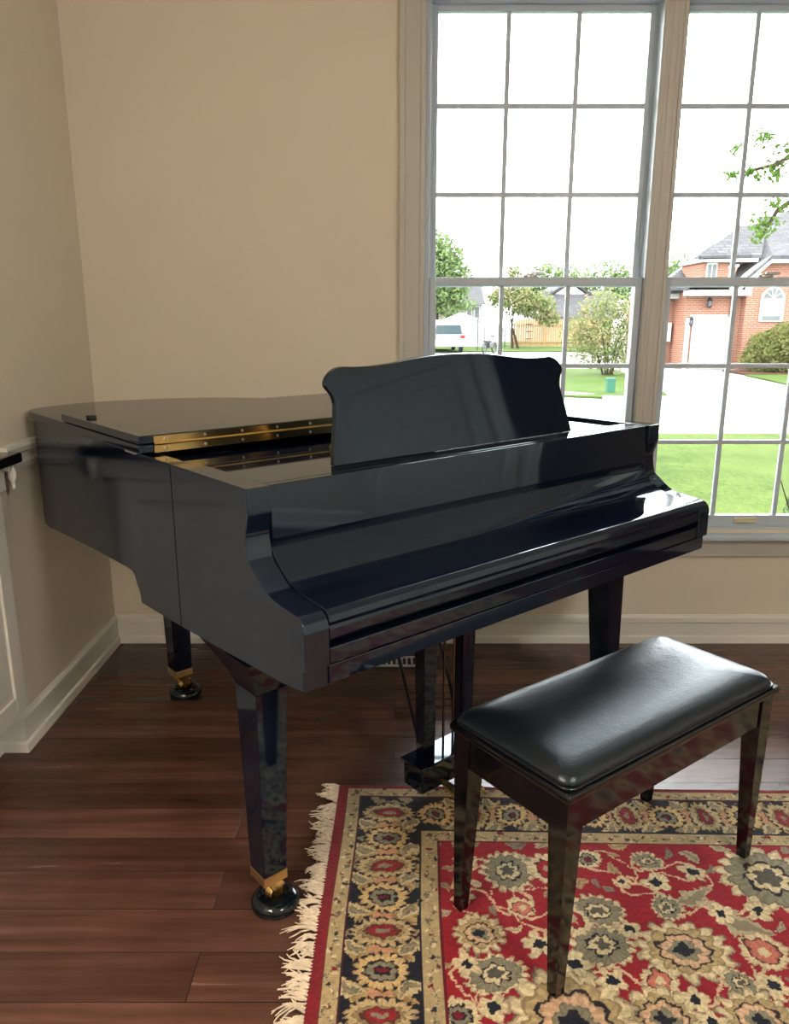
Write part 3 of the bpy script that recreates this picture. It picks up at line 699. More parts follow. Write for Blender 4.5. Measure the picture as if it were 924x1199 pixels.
# vines linking neighbours
for i, f in enumerate(allf):
    ds = sorted((math.hypot(f[0]-g_[0], f[1]-g_[1]), j) for j, g_ in enumerate(allf) if j != i)[:3]
    for d, j in ds:
        if d > .26: continue
        g_ = allf[j]; mx, my = (f[0]+g_[0])/2, (f[1]+g_[1])/2; nx, ny = -(g_[1]-f[1]), (g_[0]-f[0]); q = .22*(1 if (i+j) % 2 else -1)
        vine([(f[0], f[1]), (mx*.5+f[0]*.5+nx*q, my*.5+f[1]*.5+ny*q), (mx*.5+g_[0]*.5-nx*q, my*.5+g_[1]*.5-ny*q), (g_[0], g_[1])], .0036)
# leaves filling the field
nl = 0
for _ in range(2600):
    x, y = rng.uniform(.28, RW-.28), rng.uniform(.25, RD-.25); ln = rng.uniform(.032, .062)
    if all(math.hypot(x-q[0], y-q[1]) > q[2]*1.05+ln*.48 for q in allf):
        leaf(x, y, ln, ln*.5, rng.uniform(0, 6.28), [TAN, CREAM, GREY*.5+CREAM*.5, GREY][int(rng.integers(4))]); allf.append((x, y, ln*.33, -1, 1)); nl += 1
for a, b, ln, wd, ro in ((.718, 1.569, .10, .045, -.5), (.80, 1.50, .16, .06, .7), (.33, 1.70, .08, .04, .2), (.60, 1.40-.02, .05, .03, 2)):
    leaf(*rp(a, b), ln, wd, ro, GREY*.5+CREAM*.5, GREY)
for f in allf:
    if f[3] >= 0: rosette(f[0], f[1], f[2], f[3], rng.uniform(0, 6.28) if f[3] not in (0, 1) else rng.uniform(-.4, .4), f[4])
# ------ main border: palmettes with leaf scrolls between
CLIP = mb
def border_run(p0, d, length, half, first, flipk=0):
    k = 0; s = first; step = .107; nx, ny = -d[1], d[0]
    while s < length:
        cx, cy = p0[0]+d[0]*s, p0[1]+d[1]*s; ang = math.atan2(d[1], d[0])
        for sg in (-1, 1):
            leaf(cx+d[0]*step*.5+nx*half*.42*sg, cy+d[1]*step*.5+ny*half*.42*sg, half*1.05, half*.62, ang+.7*sg, GOLD*.4+TAN*.6, TAN*.8)
            leaf(cx+d[0]*step*.42+nx*half*.7*sg, cy+d[1]*step*.42+ny*half*.7*sg, half*.7, half*.45, ang-1.0*sg, CREAM*.6+TAN*.4, GREY*.8)
            blob(cx+d[0]*step*.5+nx*half*.12*sg, cy+d[1]*step*.5+ny*half*.12*sg, half*.2, half*.16, ang, ROSE*.5+TAN*.5, 5, .4)
        k += 1; s += step
    k = 0; s = first
    while s < length:
        cx, cy = p0[0]+d[0]*s, p0[1]+d[1]*s; ang = math.atan2(d[1], d[0])
        o = (0, 1)[k % 2] ^ flipk
        if o == 0:
            blob(cx, cy, .043, half*.88, ang, NAVY, 14, .12); blob(cx, cy, .038, half*.80, ang, CREAM*.55+GOLD*.25, 18, .24); blob(cx, cy, .026, half*.60, ang, TAN*.7, 14, .16); blob(cx, cy, .020, half*.48, ang, BROWN, 12, .12); blob(cx, cy, .017, half*.4, ang, RED*.7+BROWN*.3, 8, .2); blob(cx, cy, .006, half*.2, ang, GREY, 6, .3)
        else:
            blob(cx, cy, .050, half*.72, ang, NAVY, 12, .1); blob(cx, cy, .045, half*.62, ang, GOLD*.55+CREAM*.45, 17, .26); blob(cx, cy, .029, half*.42, ang, NAVY, 10, .15); blob(cx, cy, .024, half*.34, ang, GREY, 8, .25); blob(cx, cy, .013, half*.2, ang, NAVY, 6, .2); blob(cx, cy, .006, half*.14, ang, DRED)
        k += 1; s += step
for _ in range(1500):
    x, y = rng.uniform(.06, RW-.06), rng.uniform(.05, RD-.05)
    if not mb[min(NY-1, int(y/RES)), min(NX-1, int(x/RES))]: continue
    leaf(x, y, rng.uniform(.03, .055), rng.uniform(.014, .026), rng.uniform(0, 6.28), [TAN*.8, GOLD*.5+TAN*.4, TAN*.6+BROWN*.3, GREY*.7+TAN*.3][int(rng.integers(4))])
border_run((.130+.022, .0), (0, 1), RD-.08, .086, .130)
border_run((RW-.152, .0), (0, 1), RD-.08, .086, .130)
border_run((.0, .131), (1, 0), RW-.2, .075, .152+.107*1.2, 1)
border_run((.0, RD-.131), (1, 0), RW-.2, .075, .152+.107*1.2, 1)
# ------ guard borders: meander of little vines and flowers
for clip, xa, ya in ((g1, .049, .0365), (g2, .262, .2255)):
    CLIP = clip
    for pth in ([(x, ya+.007*math.sin(x/.0125*1.0)) for x in np.arange(xa, RW-xa, .008)], [(x, RD-ya+.007*math.sin(x/.0125)) for x in np.arange(xa, RW-xa, .008)],
                [(xa+.008*math.sin(y/.0125), y) for y in np.arange(ya, RD-ya, .008)], [(RW-xa+.008*math.sin(y/.0125), y) for y in np.arange(ya, RD-ya, .008)]):
        for (a, b) in pth:
            s = win(a, b, .008); m = (np.hypot(WXn[s]-a, WYn[s]-b) < .0021) & CLIP[s]; IMG[s][m] = GREY*.5
        for i, (a, b) in enumerate(pth[::3]):
            blob(a+rng.normal(0, .006), b+rng.normal(0, .006), .0062, .005, 0, [BROWN*1.3, GREY*.55, DRED*1.2, GREY*.8, NAVY*2, GREY*.6][i % 6], 4, .4)
            blob(a+rng.normal(0, .008), b+rng.normal(0, .008), .005, .003, rng.uniform(0, 3), CREAM*.95, 3, .4)
for a0, b0, a1, b1, cc in ((.028, .016, .0305, .0185, BROWN), (.066, .053, .0705, .0575, NAVY*.6+DRED*.4), (.236, .201, .241, .206, NAVY), (.282, .244, .289, .251, DRED*.8)):
    IMG[ringmask(a0, b0, a1, b1)] = cc
# wool: abrash bands and knot-to-knot variation
IMG *= .9*(.86+.28*vnoise(.006, 31)[..., None])*(.9+.2*vnoise(.05, 32)[..., None])
IMG *= (1+.10*np.sin(YY*2*PI/.0045)[..., None]*0)+.0
HGT = .0075+vnoise(.004, 41)*.0009+vnoise(.06, 42)*.0008
gx = np.concatenate([np.arange(0, 1.36, .0023), np.arange(1.36, RW-.004, .008), [RW-.001]])
gy = np.concatenate([np.arange(0, .86, .0023), np.arange(.86, RD-.004, .008), [RD-.001]])
gx, gy = np.minimum(gx, RW-.002), np.minimum(gy, RD-.002)
ix = np.clip((gx/RES).astype(int), 0, NX-1); iy = np.clip((gy/RES).astype(int), 0, NY-1)
colr = IMG[np.ix_(iy, ix)]; hz = HGT[np.ix_(iy, ix)].copy()
nx_, ny_ = len(gx), len(gy)
edge = 0.0005
hz[0, :] = edge; hz[-1, :] = edge; hz[:, 0] = edge; hz[:, -1] = edge
GX, GY = np.meshgrid(gx, gy)
# a very slight waviness of the outline
GXw = GX+(np.sin(GY*9)*.0022)*(GX < .5)
vco = np.stack([GXw, -GY, hz], -1).reshape(-1, 3)
idx = np.arange(nx_*ny_).reshape(ny_, nx_)
fc = np.stack([idx[1:, :-1], idx[1:, 1:], idx[:-1, 1:], idx[:-1, :-1]], -1).reshape(-1, 4)
me = bpy.data.meshes.new('pile'); me.vertices.add(len(vco)); me.vertices.foreach_set('co', vco.ravel())
me.loops.add(fc.size); me.loops.foreach_set('vertex_index', fc.ravel().astype(np.int32))
me.polygons.add(len(fc)); me.polygons.foreach_set('loop_start', np.arange(0, fc.size, 4, dtype=np.int32)); me.polygons.foreach_set('loop_total', np.full(len(fc), 4, np.int32))
me.update(calc_edges=True)
ca = me.color_attributes.new('weave', 'FLOAT_COLOR', 'POINT')
ca.data.foreach_set('color', np.concatenate([colr.reshape(-1, 3), np.ones((len(vco), 1))], 1).ravel().astype(np.float32))
me.polygons.foreach_set('use_smooth', np.ones(len(fc), bool))
t = NT('woven_wool'); at = t.add('ShaderNodeAttribute'); at.attribute_name = 'weave'
v = t.coords(); n = t.noise(v, 420, 2, .6)
rr = t.ramp(n.outputs['Fac'], [(.3, (.8,)*3), (.7, (1.15,)*3)])
mx = t.add('ShaderNodeMix', data_type='RGBA', blend_type='MULTIPLY'); mx.inputs[0].default_value = 1
t.link(at.outputs['Color'], mx.inputs[6]); t.link(rr, mx.inputs[7]); t.link(mx.outputs[2], t.p.inputs['Base Color'])
t.p.inputs['Roughness'].default_value = .95; t.p.inputs['Specular IOR Level'].default_value = .15
t.p.inputs['Sheen Weight'].default_value = .15; t.p.inputs['Sheen Roughness'].default_value = .5
t.bump(n.outputs['Fac'], .5, .002)
me.materials.append(t.m)
rug = empty('oriental_rug', (-.166, 2.008, 0), R(-1.2), 'red and navy floral oriental rug with cream fringe under the bench', 'rug')
po = bpy.data.objects.new('pile', me); COL.objects.link(po); po.parent = rug
# fringe: twisted knots and loose strands on the short side
bm = bmesh.new(); rf = random.Random(5)
y = .004
while y < RD-.004:
    bend = rf.uniform(-.9, .9); L0 = rf.uniform(.028, .062) if rf.random() < .8 else rf.uniform(.05, .085)
    for q in range(5):
        a = PI+bend*.45+rf.uniform(-.3, .3); ln = L0*rf.uniform(.7, 1.1); pts = []; px, py = .004, -y
        for i in range(6):
            u = i/5; aa = a+(bend*1.0+rf.uniform(-.3, .3))*u
            pts.append((px, py, .0045+.005*math.sin(u*PI)+rf.uniform(0, .003))); px += math.cos(aa)*ln/5; py += math.sin(aa)*ln/5
        tube(bm, pts, [.0022, .0024, .0023, .002, .0017, .0009], 5)
    y += rf.uniform(.007, .0115)
fr = link('fringe', bm, flat('cream_wool_fringe', (.62, .53, .41, 1), .95, noise=.25, nscale=60), rug, True); fr['kind'] = 'stuff'; fr['label'] = 'cream tasselled fringe'

# ================================================================= OUTSIDE
GZ = -.5
def slab(name, pts, z, mat, depth=.05):
    b = prism(pts, *e_z(z-depth, z)); o = link(name, b, mat); o['kind'] = 'structure'; return o
slab('road', [(-60, 12), (70, 12), (70, 140), (-60, 140)], GZ-.02, M['concrete'], .1)
slab('lawn_near', [(-40, WY+.2), (60, WY+.2), (60, 12.7), (-40, 12.4)], GZ, M['grass'], .1)
slab('lawn_corner', [(p.x, p.y) for p in catmull([V(a, b, 0) for a, b in ((-6, 18.6), (3.4, 18.6), (4.3, 18.5), (5.2, 18.15), (6.35, 18.05), (6.62, 18.4), (6.85, 20), (7.5, 24), (8.0, 28.5))], 4)]+[(-6, 28.5)], GZ+.03, M['grass2'])
b = prism([(p.x, p.y) for p in catmull([V(a, b, 0) for a, b in ((4.9, 18.12), (6.4, 17.98), (6.72, 18.4), (6.9, 19.6))], 4)]+[(6.8, 19.6), (6.55, 18.5), (6.35, 18.13), (4.9, 18.25)], *e_z(GZ-.02, GZ+.06)); link('trim_7', b, M['concrete'])['kind'] = 'structure'
for q, (a, b_) in enumerate(((17.1, .03), (15.6, .03))): slab('road_joint', [(6.2, a), (9.5, a), (9.5, a+b_), (6.2, a+b_)], GZ-.012, M['mulch'], .01)
slab('footpath', [(-6, 18.9), (4.3, 18.75), (4.9, 18.95), (4.0, 19.8), (-6, 19.8)], GZ+.04, M['concrete'])
slab('lawn_far', [(-20, 43.5), (13, 43.5), (13, 60), (-20, 60)], GZ+.03, M['grass2'])
slab('lawn_right', [(11.5, 25.6), (18, 25.6), (18, 15), (10.2, 17.5), (11.1, 21.8)], GZ+.03, M['grass2'])
slab('mulch_bed', [(11.6, 25.9), (18, 25.6), (18, 27.6), (11.6, 27.6)], GZ+.04, M['mulch'])

def foliage(parent, blobs, n, size, mat, seed, dens_power=.5, off=(0, 0, 0)):
    g = np.random.default_rng(seed); vs = []; tot = sum((b[3]*b[4]*b[5])**.62 for b in blobs)
    for b in blobs:
        k = max(3, int(n*(b[3]*b[4]*b[5])**.62/tot)); d = g.normal(size=(k, 3)); d /= np.linalg.norm(d, axis=1)[:, None]
        r = g.random((k, 1))**dens_power; lump = 1+.18*np.sin(d[:, :1]*5+b[0])*np.cos(d[:, 2:3]*6+b[1])
        vs.append(np.array(b[:3])+d*r*lump*np.array(b[3:6]))
    c = np.concatenate(vs)-np.array(off); k = len(c)
    a = g.normal(size=(k, 3)); a /= np.linalg.norm(a, axis=1)[:, None]; e = np.cross(a, g.normal(size=(k, 3))); e /= np.linalg.norm(e, axis=1)[:, None]
    s = size*g.uniform(.6, 1.3, (k, 1)); P = np.stack([c-a*s, c-e*s*.45, c+a*s, c+e*s*.45], 1).reshape(-1, 3)
    F_ = np.arange(k*4).reshape(-1, 4)
    me = bpy.data.meshes.new('foliage'); me.from_pydata(P.tolist(), [], F_.tolist()); me.materials.append(mat)
    o = bpy.data.objects.new('foliage', me); COL.objects.link(o); o.parent = parent; return o
def tree(name, label, cat, base, trunks, blobs, n, size, mat, seed, group=None, power=.5, tr=.1):
    e = empty(name, base, 0, label, cat, group)
    bm = bmesh.new()
    for pts in trunks:
        q = [Vector(p)-Vector(base) for p in pts]; tube(bm, q, [tr*(1-.7*i/(len(q)-1)) for i in range(len(q))], 7)
    link('trunk', bm, M['bark'], e, True)
    foliage(e, blobs, n, size, mat, seed, power, base); return e
tree('leafy_tree', 'tall bright green tree behind the parked white car', 'tree', (2.96, 58, GZ), [[(2.96, 58, GZ), (3.1, 58, 2), (3.3, 58, 5)]],
     [(2.5, 58, 4.6, 3.0, 2, 2.5), (4.1, 58, 4.1, 1.6, 1.4, 1.8), (3.2, 58, 5.9, 1.7, 1.5, 1.6), (3.8, 58, 2.5, 2.1, 1.5, 1.3), (.5, 58, 4, 2.8, 2, 3)], 9000, .19, M['leaf_far'], 1, tr=.22)
tree('blossoming_tree', 'loose pinkish green tree in front of the cedar fence', 'tree', (7.05, 47, GZ), [[(7.05, 47, GZ), (6.95, 47, 1), (7.2, 47, 2.2)], [(7.4, 47, GZ), (7.0, 47, .8), (6.7, 47, 2)]],
     [(7.2, 47, 2.3, 1.5, 1.2, 1.0), (8.4, 47, 2.0, 1.3, 1.1, .9), (6.2, 47, 2.5, .9, .9, .6), (6.95, 47, 3.5, .7, .7, .9), (9.1, 47, 1.3, .8, .8, .5)], 3600, .13, M['leaf_pink'], 2, tr=.09)
tree('crape_myrtle', 'large pink-flecked multi-stemmed shrub on the corner lawn behind the green utility box', 'shrub', (6.95, 25.4, GZ),
     [[(6.95+dx*.12, 25.4, GZ), (6.95+dx*.35, 25.4+dy, .4), (6.95+dx*.8, 25.4+dy*2, 1.3)] for dx, dy in ((-1.2, .1), (-.6, -.2), (0, .2), (.5, -.1), (1, .1))],
     [(6.75, 25.4, 1.05, 1.2, 1.0, .95), (7.5, 25.4, 1.0, .75, .8, 1.0), (6.0, 25.4, .8, .75, .7, .7), (6.4, 25.4, .2, .7, .6, .5), (7.2, 25.4, .1, .7, .6, .55), (6.7, 25.4, 1.75, .8, .7, .5)], 5200, .062, M['leaf_pink'], 3, tr=.035)
for i, (x, y, z, r, h, lab) in enumerate(((16.8, 88, 5.2, 2.6, 2.2, 'distant hazy green tree rising above the middle of the cedar fence'), (25.6, 97, 5.6, 3.2, 2.8, 'distant hazy green tree standing above the grey roof'), (39.5, 112, 7.7, 2.6, 2.4, 'distant green tree over the long roof beside the brick house'))):
    tree('distant_tree', lab, 'tree', (x, y, GZ), [[(x, y, GZ), (x, y, z)]], [(x, y, z, r, 2, h), (x+r*.8, y, z-.3, r*.8, 2, h*.9), (x-r*.9, y, z-.8, r*.7, 2, h*.7), (x+.3, y, z-2.5, r*1.3, 2, 2.4)], 4500, .26, M['leaf_far'], 10+i, 'distant trees', tr=.3)
tree('shade_tree', 'green leafy tree at the right with thin branches hanging into view', 'tree', (4.6, 6.4, GZ),
     [[(4.6, 6.4, GZ), (4.5, 6.3, 1.5), (4.2, 6.2, 2.6), (4.3, 6.2, 4)], [(4.3, 6.2, 2.7), (3.6, 6.1, 2.75), (3.1, 6, 2.6), (2.75, 6, 2.42), (2.5, 6, 2.36)], [(3.6, 6.1, 2.75), (3.0, 6, 2.25), (2.8, 6, 2.1), (2.72, 6, 1.95)], [(4.2, 6.2, 3), (3.4, 6, 3.15), (2.9, 6, 3.1)]],
     [(2.45, 6, 2.35, .09, .1, .04), (2.47, 6, 2.53, .05, .1, .035), (2.58, 6, 2.36, .1, .1, .07), (2.66, 6, 2.6, .09, .1, .08), (2.76, 6, 2.38, .12, .12, .1), (2.82, 6, 2.5, .12, .1, .07), (2.72, 6, 2.02, .12, .12, .08), (2.8, 6, 2.15, .12, .1, .08), (2.68, 6, 1.93, .06, .08, .06),
      (2.92, 6, 2.7, .12, .12, .08), (2.9, 6, 3.0, .1, .1, .1), (3.2, 6, 2.5, .25, .25, .3), (3.5, 6.1, 2.9, .5, .4, .4), (4.3, 6.2, 3.8, 1.2, 1.1, .9)], 9000, .025, M['leaf'], 20, power=.6, tr=.032)
def weeping(parent, c, rx, ry, rz, n, size, mat, seed, base):
    foliage(parent, [(c[0], c[1], c[2], rx, ry, rz), (c[0]+rx*.5, c[1], c[2]+rz*.25, rx*.7, ry*.8, rz*.8), (c[0]-rx*.45, c[1], c[2]-rz*.2, rx*.6, ry*.8, rz*.7)], n, size, mat, seed, .33, base)
wm = empty('weeping_maple', (13.4, 26.9, GZ), 0, 'mounded olive weeping maple against the brick wall', 'shrub')
bm = bmesh.new(); tube(bm, [(0, 0, 0), (.1, 0, .7), (0, 0, 1.2)], [.1, .08, .03], 7); link('trunk', bm, M['bark'], wm)
weeping(wm, (13.35, 26.9, .25), 1.35, .9, .95, 9000, .07, M['leaf_olive'], 30, (13.4, 26.9, GZ))
sh = empty('garden_shrub', (2.62, 4.5, GZ), 0, 'soft grey-green shrub just outside the window at lower right', 'shrub')
bm = bmesh.new()
for k in range(7): tube(bm, [(0, 0, 0), (math.cos(k)*.12, math.sin(k)*.1, .45), (math.cos(k)*.3, math.sin(k)*.2, .9)], [.012, .008, .003], 5)
link('stem', bm, M['bark'], sh); foliage(sh, [(2.62, 4.5, -.05, .30, .3, .42), (2.66, 4.5, .25, .24, .25, .28), (2.55, 4.5, -.2, .3, .3, .25)], 9000, .02, M['leaf_grey'], 31, .45, (2.62, 4.5, GZ))

ub = empty('utility_box', (5.4, 19.4, GZ), 0, 'small green utility pedestal on the corner lawn', 'utility box')
link('body', bx(-.1, -.1, 0, .1, .1, .34, bev=.012), M['green_box'], ub); link('cap', bx(-.108, -.108, .33, .108, .108, .385, bev=.015), M['green_box'], ub)

# cedar fence: boards are surface pattern, posts are parts
fe = empty('wooden_fence', (7.4, 50, GZ), 0, 'tall cedar board fence with gate behind the pink-flecked tree', 'fence')
bm = bmesh.new()
for k in range(44): box(bm, k*.145, 0, .05, k*.145+.118, .03, 1.72+.02*math.sin(k*1.3))
link('board_panel', bm, M['board'], fe)
bm = bmesh.new(); box(bm, 0, -.06, .3, 6.3, 0, .4); box(bm, 0, -.06, 1.35, 6.3, 0, 1.45); link('rail', bm, M['board'], fe)
for x in (0, 2.1, 4.2, 6.25): link('post', bx(x-.05, -.09, 0, x+.05, 0, 1.78), M['board'], fe)
for z in (.5, 1.4, .95): link('gate_hinge', bx(.9, -.08, z, 1.3, -.06, z+.05), M['dark_metal'], fe)
wf = empty('wire_fence', (5.6, 49, GZ), 0, 'thin dark wire fence beside the white garage', 'fence')
for k in range(5): link('post', bx(k*.42-.02, -.02, 0, k*.42+.02, .02, 1.35), M['dark_metal'], wf)
bm = bmesh.new()
for z in (.1, .7, 1.3): box(bm, 0, -.01, z, 1.7, .01, z+.03)
for k in range(22): box(bm, k*.08, -.004, .1, k*.08+.008, .004, 1.3)
link('wire_panel', bm, M['dark_metal'], wf)

# small white garage
sg = empty('white_garage', (4.35, 50, GZ), 0, 'small white gabled garage behind the parked white car', 'garage')
link('wall', prism([(-1.4, 0), (1.4, 0), (1.4, 1.45), (0, 2.0), (-1.4, 1.45)], lambda a, b: V(a, 0, b), lambda a, b: V(a, 4, b)), M['white_out'], sg)
link('roof', prism([(-1.5, 1.42), (0, 2.02), (1.5, 1.42), (1.5, 1.5), (0, 2.1), (-1.5, 1.5)], lambda a, b: V(a, -.1, b), lambda a, b: V(a, 4.1, b)), M['white_out'], sg)
link('overhead_door', bx(-1.0, -.03, 0, .9, 0, 1.25, bev=.01), M['white_out'], sg)
# house behind the garage
hb = empty('tan_house', (5.0, 66, GZ), 0, 'tan sided house with white windows partly hidden by the green tree', 'house')
link('wall', bx(-5, 0, 0, 2.2, 6, 2.9), M['tan_siding'], hb)
link('roof', prism([(-.4, 2.85), (3, 4.6), (6.4, 2.85)], lambda a, b: V(-5.3, a, b), lambda a, b: V(2.5, a, b)), M['shingle'], hb)
for x in (.95, 1.6):
    w = link('window', bx(x, -.06, 1.75, x+.5, 0, 2.75, bev=.01), M['white_out'], hb); link('pane', bx(x+.07, -.07, 1.83, x+.43, -.05, 2.67), M['win_dark'], w)
link('trim', bx(-5.1, -.08, 2.75, 2.3, .02, 2.92), M['white_out'], hb)
gh = empty('grey_roofed_house', (13.2, 60, GZ), 0, 'grey roofed house behind the cedar fence and crape myrtle', 'house')
link('wall', prism([(-3.0, 0), (3.0, 0), (3.0, 2.3), (0, 4.3), (-3.0, 2.3)], lambda a, b: V(a, 0, b), lambda a, b: V(a, 6, b)), M['white_out'], gh)
link('roof', prism([(-3.3, 2.2), (0, 4.4), (3.3, 2.2), (3.3, 2.4), (0, 4.6), (-3.3, 2.4)], lambda a, b: V(a, -.2, b), lambda a, b: V(a, 6.2, b)), M['shingle'], gh)
link('front_roof', prism([(-.6, 1.7), (2.4, 3.6), (2.4, 3.8), (-.6, 1.9)], lambda a, b: V(-2.4, a-2, b), lambda a, b: V(3.2, a-2, b)), M['shingle'], gh)

# parked white SUV seen from behind
car = empty('parked_suv', (2.85, 42, GZ), R(4), 'white parked SUV seen from behind, on the far driveway', 'car')
prof = [(-.92, .32), (-.92, .75), (-.93, .98), (-.86, 1.08), (-.76, 1.52), (-.66, 1.66), (-.4, 1.71), (.4, 1.71), (.66, 1.66), (.76, 1.52), (.86, 1.08), (.93, .98), (.92, .75), (.92, .32)]
b = loft([[V(a*k, y, .32+(z-.32)*h) for a, z in prof] for y, k, h in ((-.08, .93, .9), (.0, .99, .99), (.25, 1, 1), (2.6, 1, 1.0), (3.3, .98, .86), (3.6, .97, .62), (4.5, .95, .58), (4.7, .9, .45))])
link('body', b, M['car_white'], car, True, 40)
link('rear_window', prism([(-.74, .98), (-.64, 1.44), (.64, 1.44), (.74, .98)], lambda a, z: V(a, -.115, z), lambda a, z: V(a, -.06, z)), M['car_glass'], car)
for s in (-1, 1):
    link('tail_lamp', bx(s*.78-.13, -.14, .76, s*.78+.13, -.03, .93, bev=.02), M['tail'], car)
link('bumper', bx(-.86, -.17, .34, .86, .02, .56, bev=.04), M['car_white'], car)
link('spoiler', bx(-.62, -.16, 1.52, .62, .1, 1.57, bev=.015), M['car_white'], car)
link('number_plate', bx(-.16, -.135, .62, .16, -.07, .72), M['steel'], car)
for x in (-.8, .8):
    for y in (.75, 3.6):
        b = lathe([(0, -.11), (.2, -.11), (.33, -.10), (.35, -.04), (.35, .04), (.33, .10), (.2, .11), (0, .11)], 24, (x, y, .35), axis='x'); w = link('wheel', b, M['rubber'], car, True)
        link('hubcap', lathe([(0, -.115), (.18, -.12), (.18, .12), (0, .115)], 20, (x, y, .35), axis='x'), M['steel'], w, True)
# motorcycle beside the car
mc = empty('motorcycle', (4.95, 41, GZ), R(60), 'small parked motorcycle to the right of the white car', 'motorcycle')
for x in (-.62, .62):
    b = bmesh.new(); c = [(x+.27*math.cos(k*PI/10), 0, .3+.27*math.sin(k*PI/10)) for k in range(21)]; tube(b, c, .045, 7); link('wheel', b, M['rubber'], mc, True)
bm = bx(-.25, -.12, .3, .28, .12, .58, bev=.04); tube(bm, [(.62, 0, .3), (.42, 0, .95)], .03, 7); tube(bm, [(-.62, 0, .3), (-.2, 0, .5)], .03, 7); link('frame', bm, M['dark_metal'], mc)
link('tank', bx(-.02, -.13, .58, .38, .13, .80, bev=.06), M['car_white'], mc); link('seat', bx(-.6, -.12, .6, -.02, .12, .7, bev=.03), M['rubber'], mc)
bm = bmesh.new(); tube(bm, [(.4, -.35, 1.0), (.42, 0, .95), (.4, .35, 1.0)], .018, 6); link('handlebar', bm, M['steel'], mc)
ps = empty('yard_post', (4.75, 45, GZ), 0, 'thin dark yard pole in front of the white garage', 'post')
bm = bmesh.new(); tube(bm, [(0, 0, 0), (0, 0, 1.95)], .03, 8); link('shaft', bm, M['dark_metal'], ps); link('cap', lathe([(0, 0), (.05, 0), (.04, .06), (0, .08)], 12, (0, 0, 1.95)), M['dark_metal'], ps, True)

# brick house -------------------------------------------------------
bh = empty('brick_house', (11.5, 29, GZ), 0, 'red brick house with white garage door, dormer and arched window across the street', 'house')
T = Matrix.Translation((-11.5, -29, -GZ))
def H_(name, b, mat, par=bh, smooth=False):
    bmesh.ops.transform(b, matrix=T, verts=b.verts); return link(name, b, mat, par, smooth)
H_('recessed_wall', bx(9.7, 30.2, GZ, 10.72, 33, 2.1), M['brick'])
H_('garage_wall', bx(10.6, 29, GZ, 12.75, 33, 2.25), M['brick'])
rw = [(12.62, GZ), (19, GZ), (19, 3.26), (13.35, 3.26), (12.8, 2.78), (12.62, 2.62)]
H_('gable_wall', prism(rw, lambda a, z: V(a, 28.6, z), lambda a, z: V(a, 33, z)), M['brick'])
gd = H_('garage_door', bx(10.90, 28.93, GZ, 12.10, 29.01, 1.37, bev=.01), M['white_out'])
bm = bmesh.new()
for k in range(1, 4): box(bm, 10.92, 28.915, GZ+k*.46, 12.08, 28.935, GZ+k*.46+.02)
H_('panel_line', bm, M['vinyl'], gd); 
H_('door_frame', joinb(bx(10.66, 28.9, GZ, 10.80, 29.02, 1.32), bx(12.12, 28.9, GZ, 12.2, 29.02, 1.42), bx(10.8, 28.9, 1.37, 12.2, 29.02, 1.43)), M['white_out'])
H_('downspout', bx(12.24, 28.88, GZ, 12.31, 28.95, 2.1), M['white_out'])
H_('eave_trim', joinb(bx(9.6, 29.7, 2.02, 10.9, 30.3, 2.32), bx(10.5, 28.5, 2.1, 12.75, 29.05, 2.4)), M['white_out'])
# rake fascia of the right wing
H_('rake_fascia', prism([(12.05, 2.12), (12.63, 2.68), (13.2, 3.2), (19.2, 3.22), (19.2, 3.42), (13.12, 3.4), (12.5, 2.88), (11.92, 2.35)], lambda a, z: V(a, 28.2, z), lambda a, z: V(a, 28.65, z)), M['white_out'])
H_('meter_box', bx(10.08, 29.95, .45, 10.50, 30.2, 1.15, bev=.01), M['white_out']); H_('conduit', bx(10.17, 30.0, GZ, 10.24, 30.15, .45), M['white_out'])
b = lathe([(0, 0), (.05, .02), (.09, .08), (.07, .26), (.1, .30), (.03, .38), (0, .42)], 10, (11.42, 28.85, 1.66)); H_('wall_lantern', b, M['dark_metal'])
b = lathe([(0, 0), (.05, .02), (.08, .06), (.06, .2), (.08, .24), (0, .32)], 10, (10.82, 28.85, 1.05)); H_('wall_lantern', b, M['dark_metal'])
def quad(bm, *p): bm.faces.new([bm.verts.new(q) for q in p])
def solid_quad(p, th=.12):
    b = bmesh.new(); a = [b.verts.new(q) for q in p]; c = [b.verts.new((q[0], q[1], q[2]-th)) for q in p]
    b.faces.new(a); b.faces.new(c[::-1])
    for i in range(len(p)): b.faces.new((a[i], a[(i+1) % len(p)], c[(i+1) % len(p)], c[i]))
    return b
H_('garage_roof', joinb(solid_quad([(9.6, 29.5, 2.3), (11.5, 29.5, 2.35), (13.26, 33.5, 4.37), (11.47, 33.5, 3.06)]), solid_quad([(9.8, 28.5, 2.40), (12.5, 28.5, 2.42), (12.6, 29.4, 2.78), (9.9, 29.4, 2.62)])), M['shingle'])
H_('wing_roof', joinb(solid_quad([(11.95, 28.15, 2.36), (12.63, 28.15, 2.95), (13.17, 28.15, 3.44), (14.56, 32.5, 4.96), (12.53, 29.5, 2.97)]), solid_quad([(13.17, 28.15, 3.44), (19.5, 28.15, 3.44), (20, 34, 5.9), (16.74, 34, 5.86), (14.56, 32.5, 4.96)])), M['shingle'])
H_('rear_roof', solid_quad([(14.37, 32, 4.02), (18, 32, 4.02), (19, 36, 5.7), (16.02, 36, 5.67)]), M['shingle'])
dm = H_('dormer', joinb(bx(11.08, 28.9, 2.45, 11.22, 31, 3.28), bx(11.55, 28.9, 2.45, 12.0, 31, 3.28), bx(11.2, 28.95, 2.45, 11.6, 31, 3.28)), M['brick'])
H_('dormer_window', bx(11.2, 28.86, 2.5, 11.58, 28.97, 3.25, bev=.01), M['white_out'], dm)
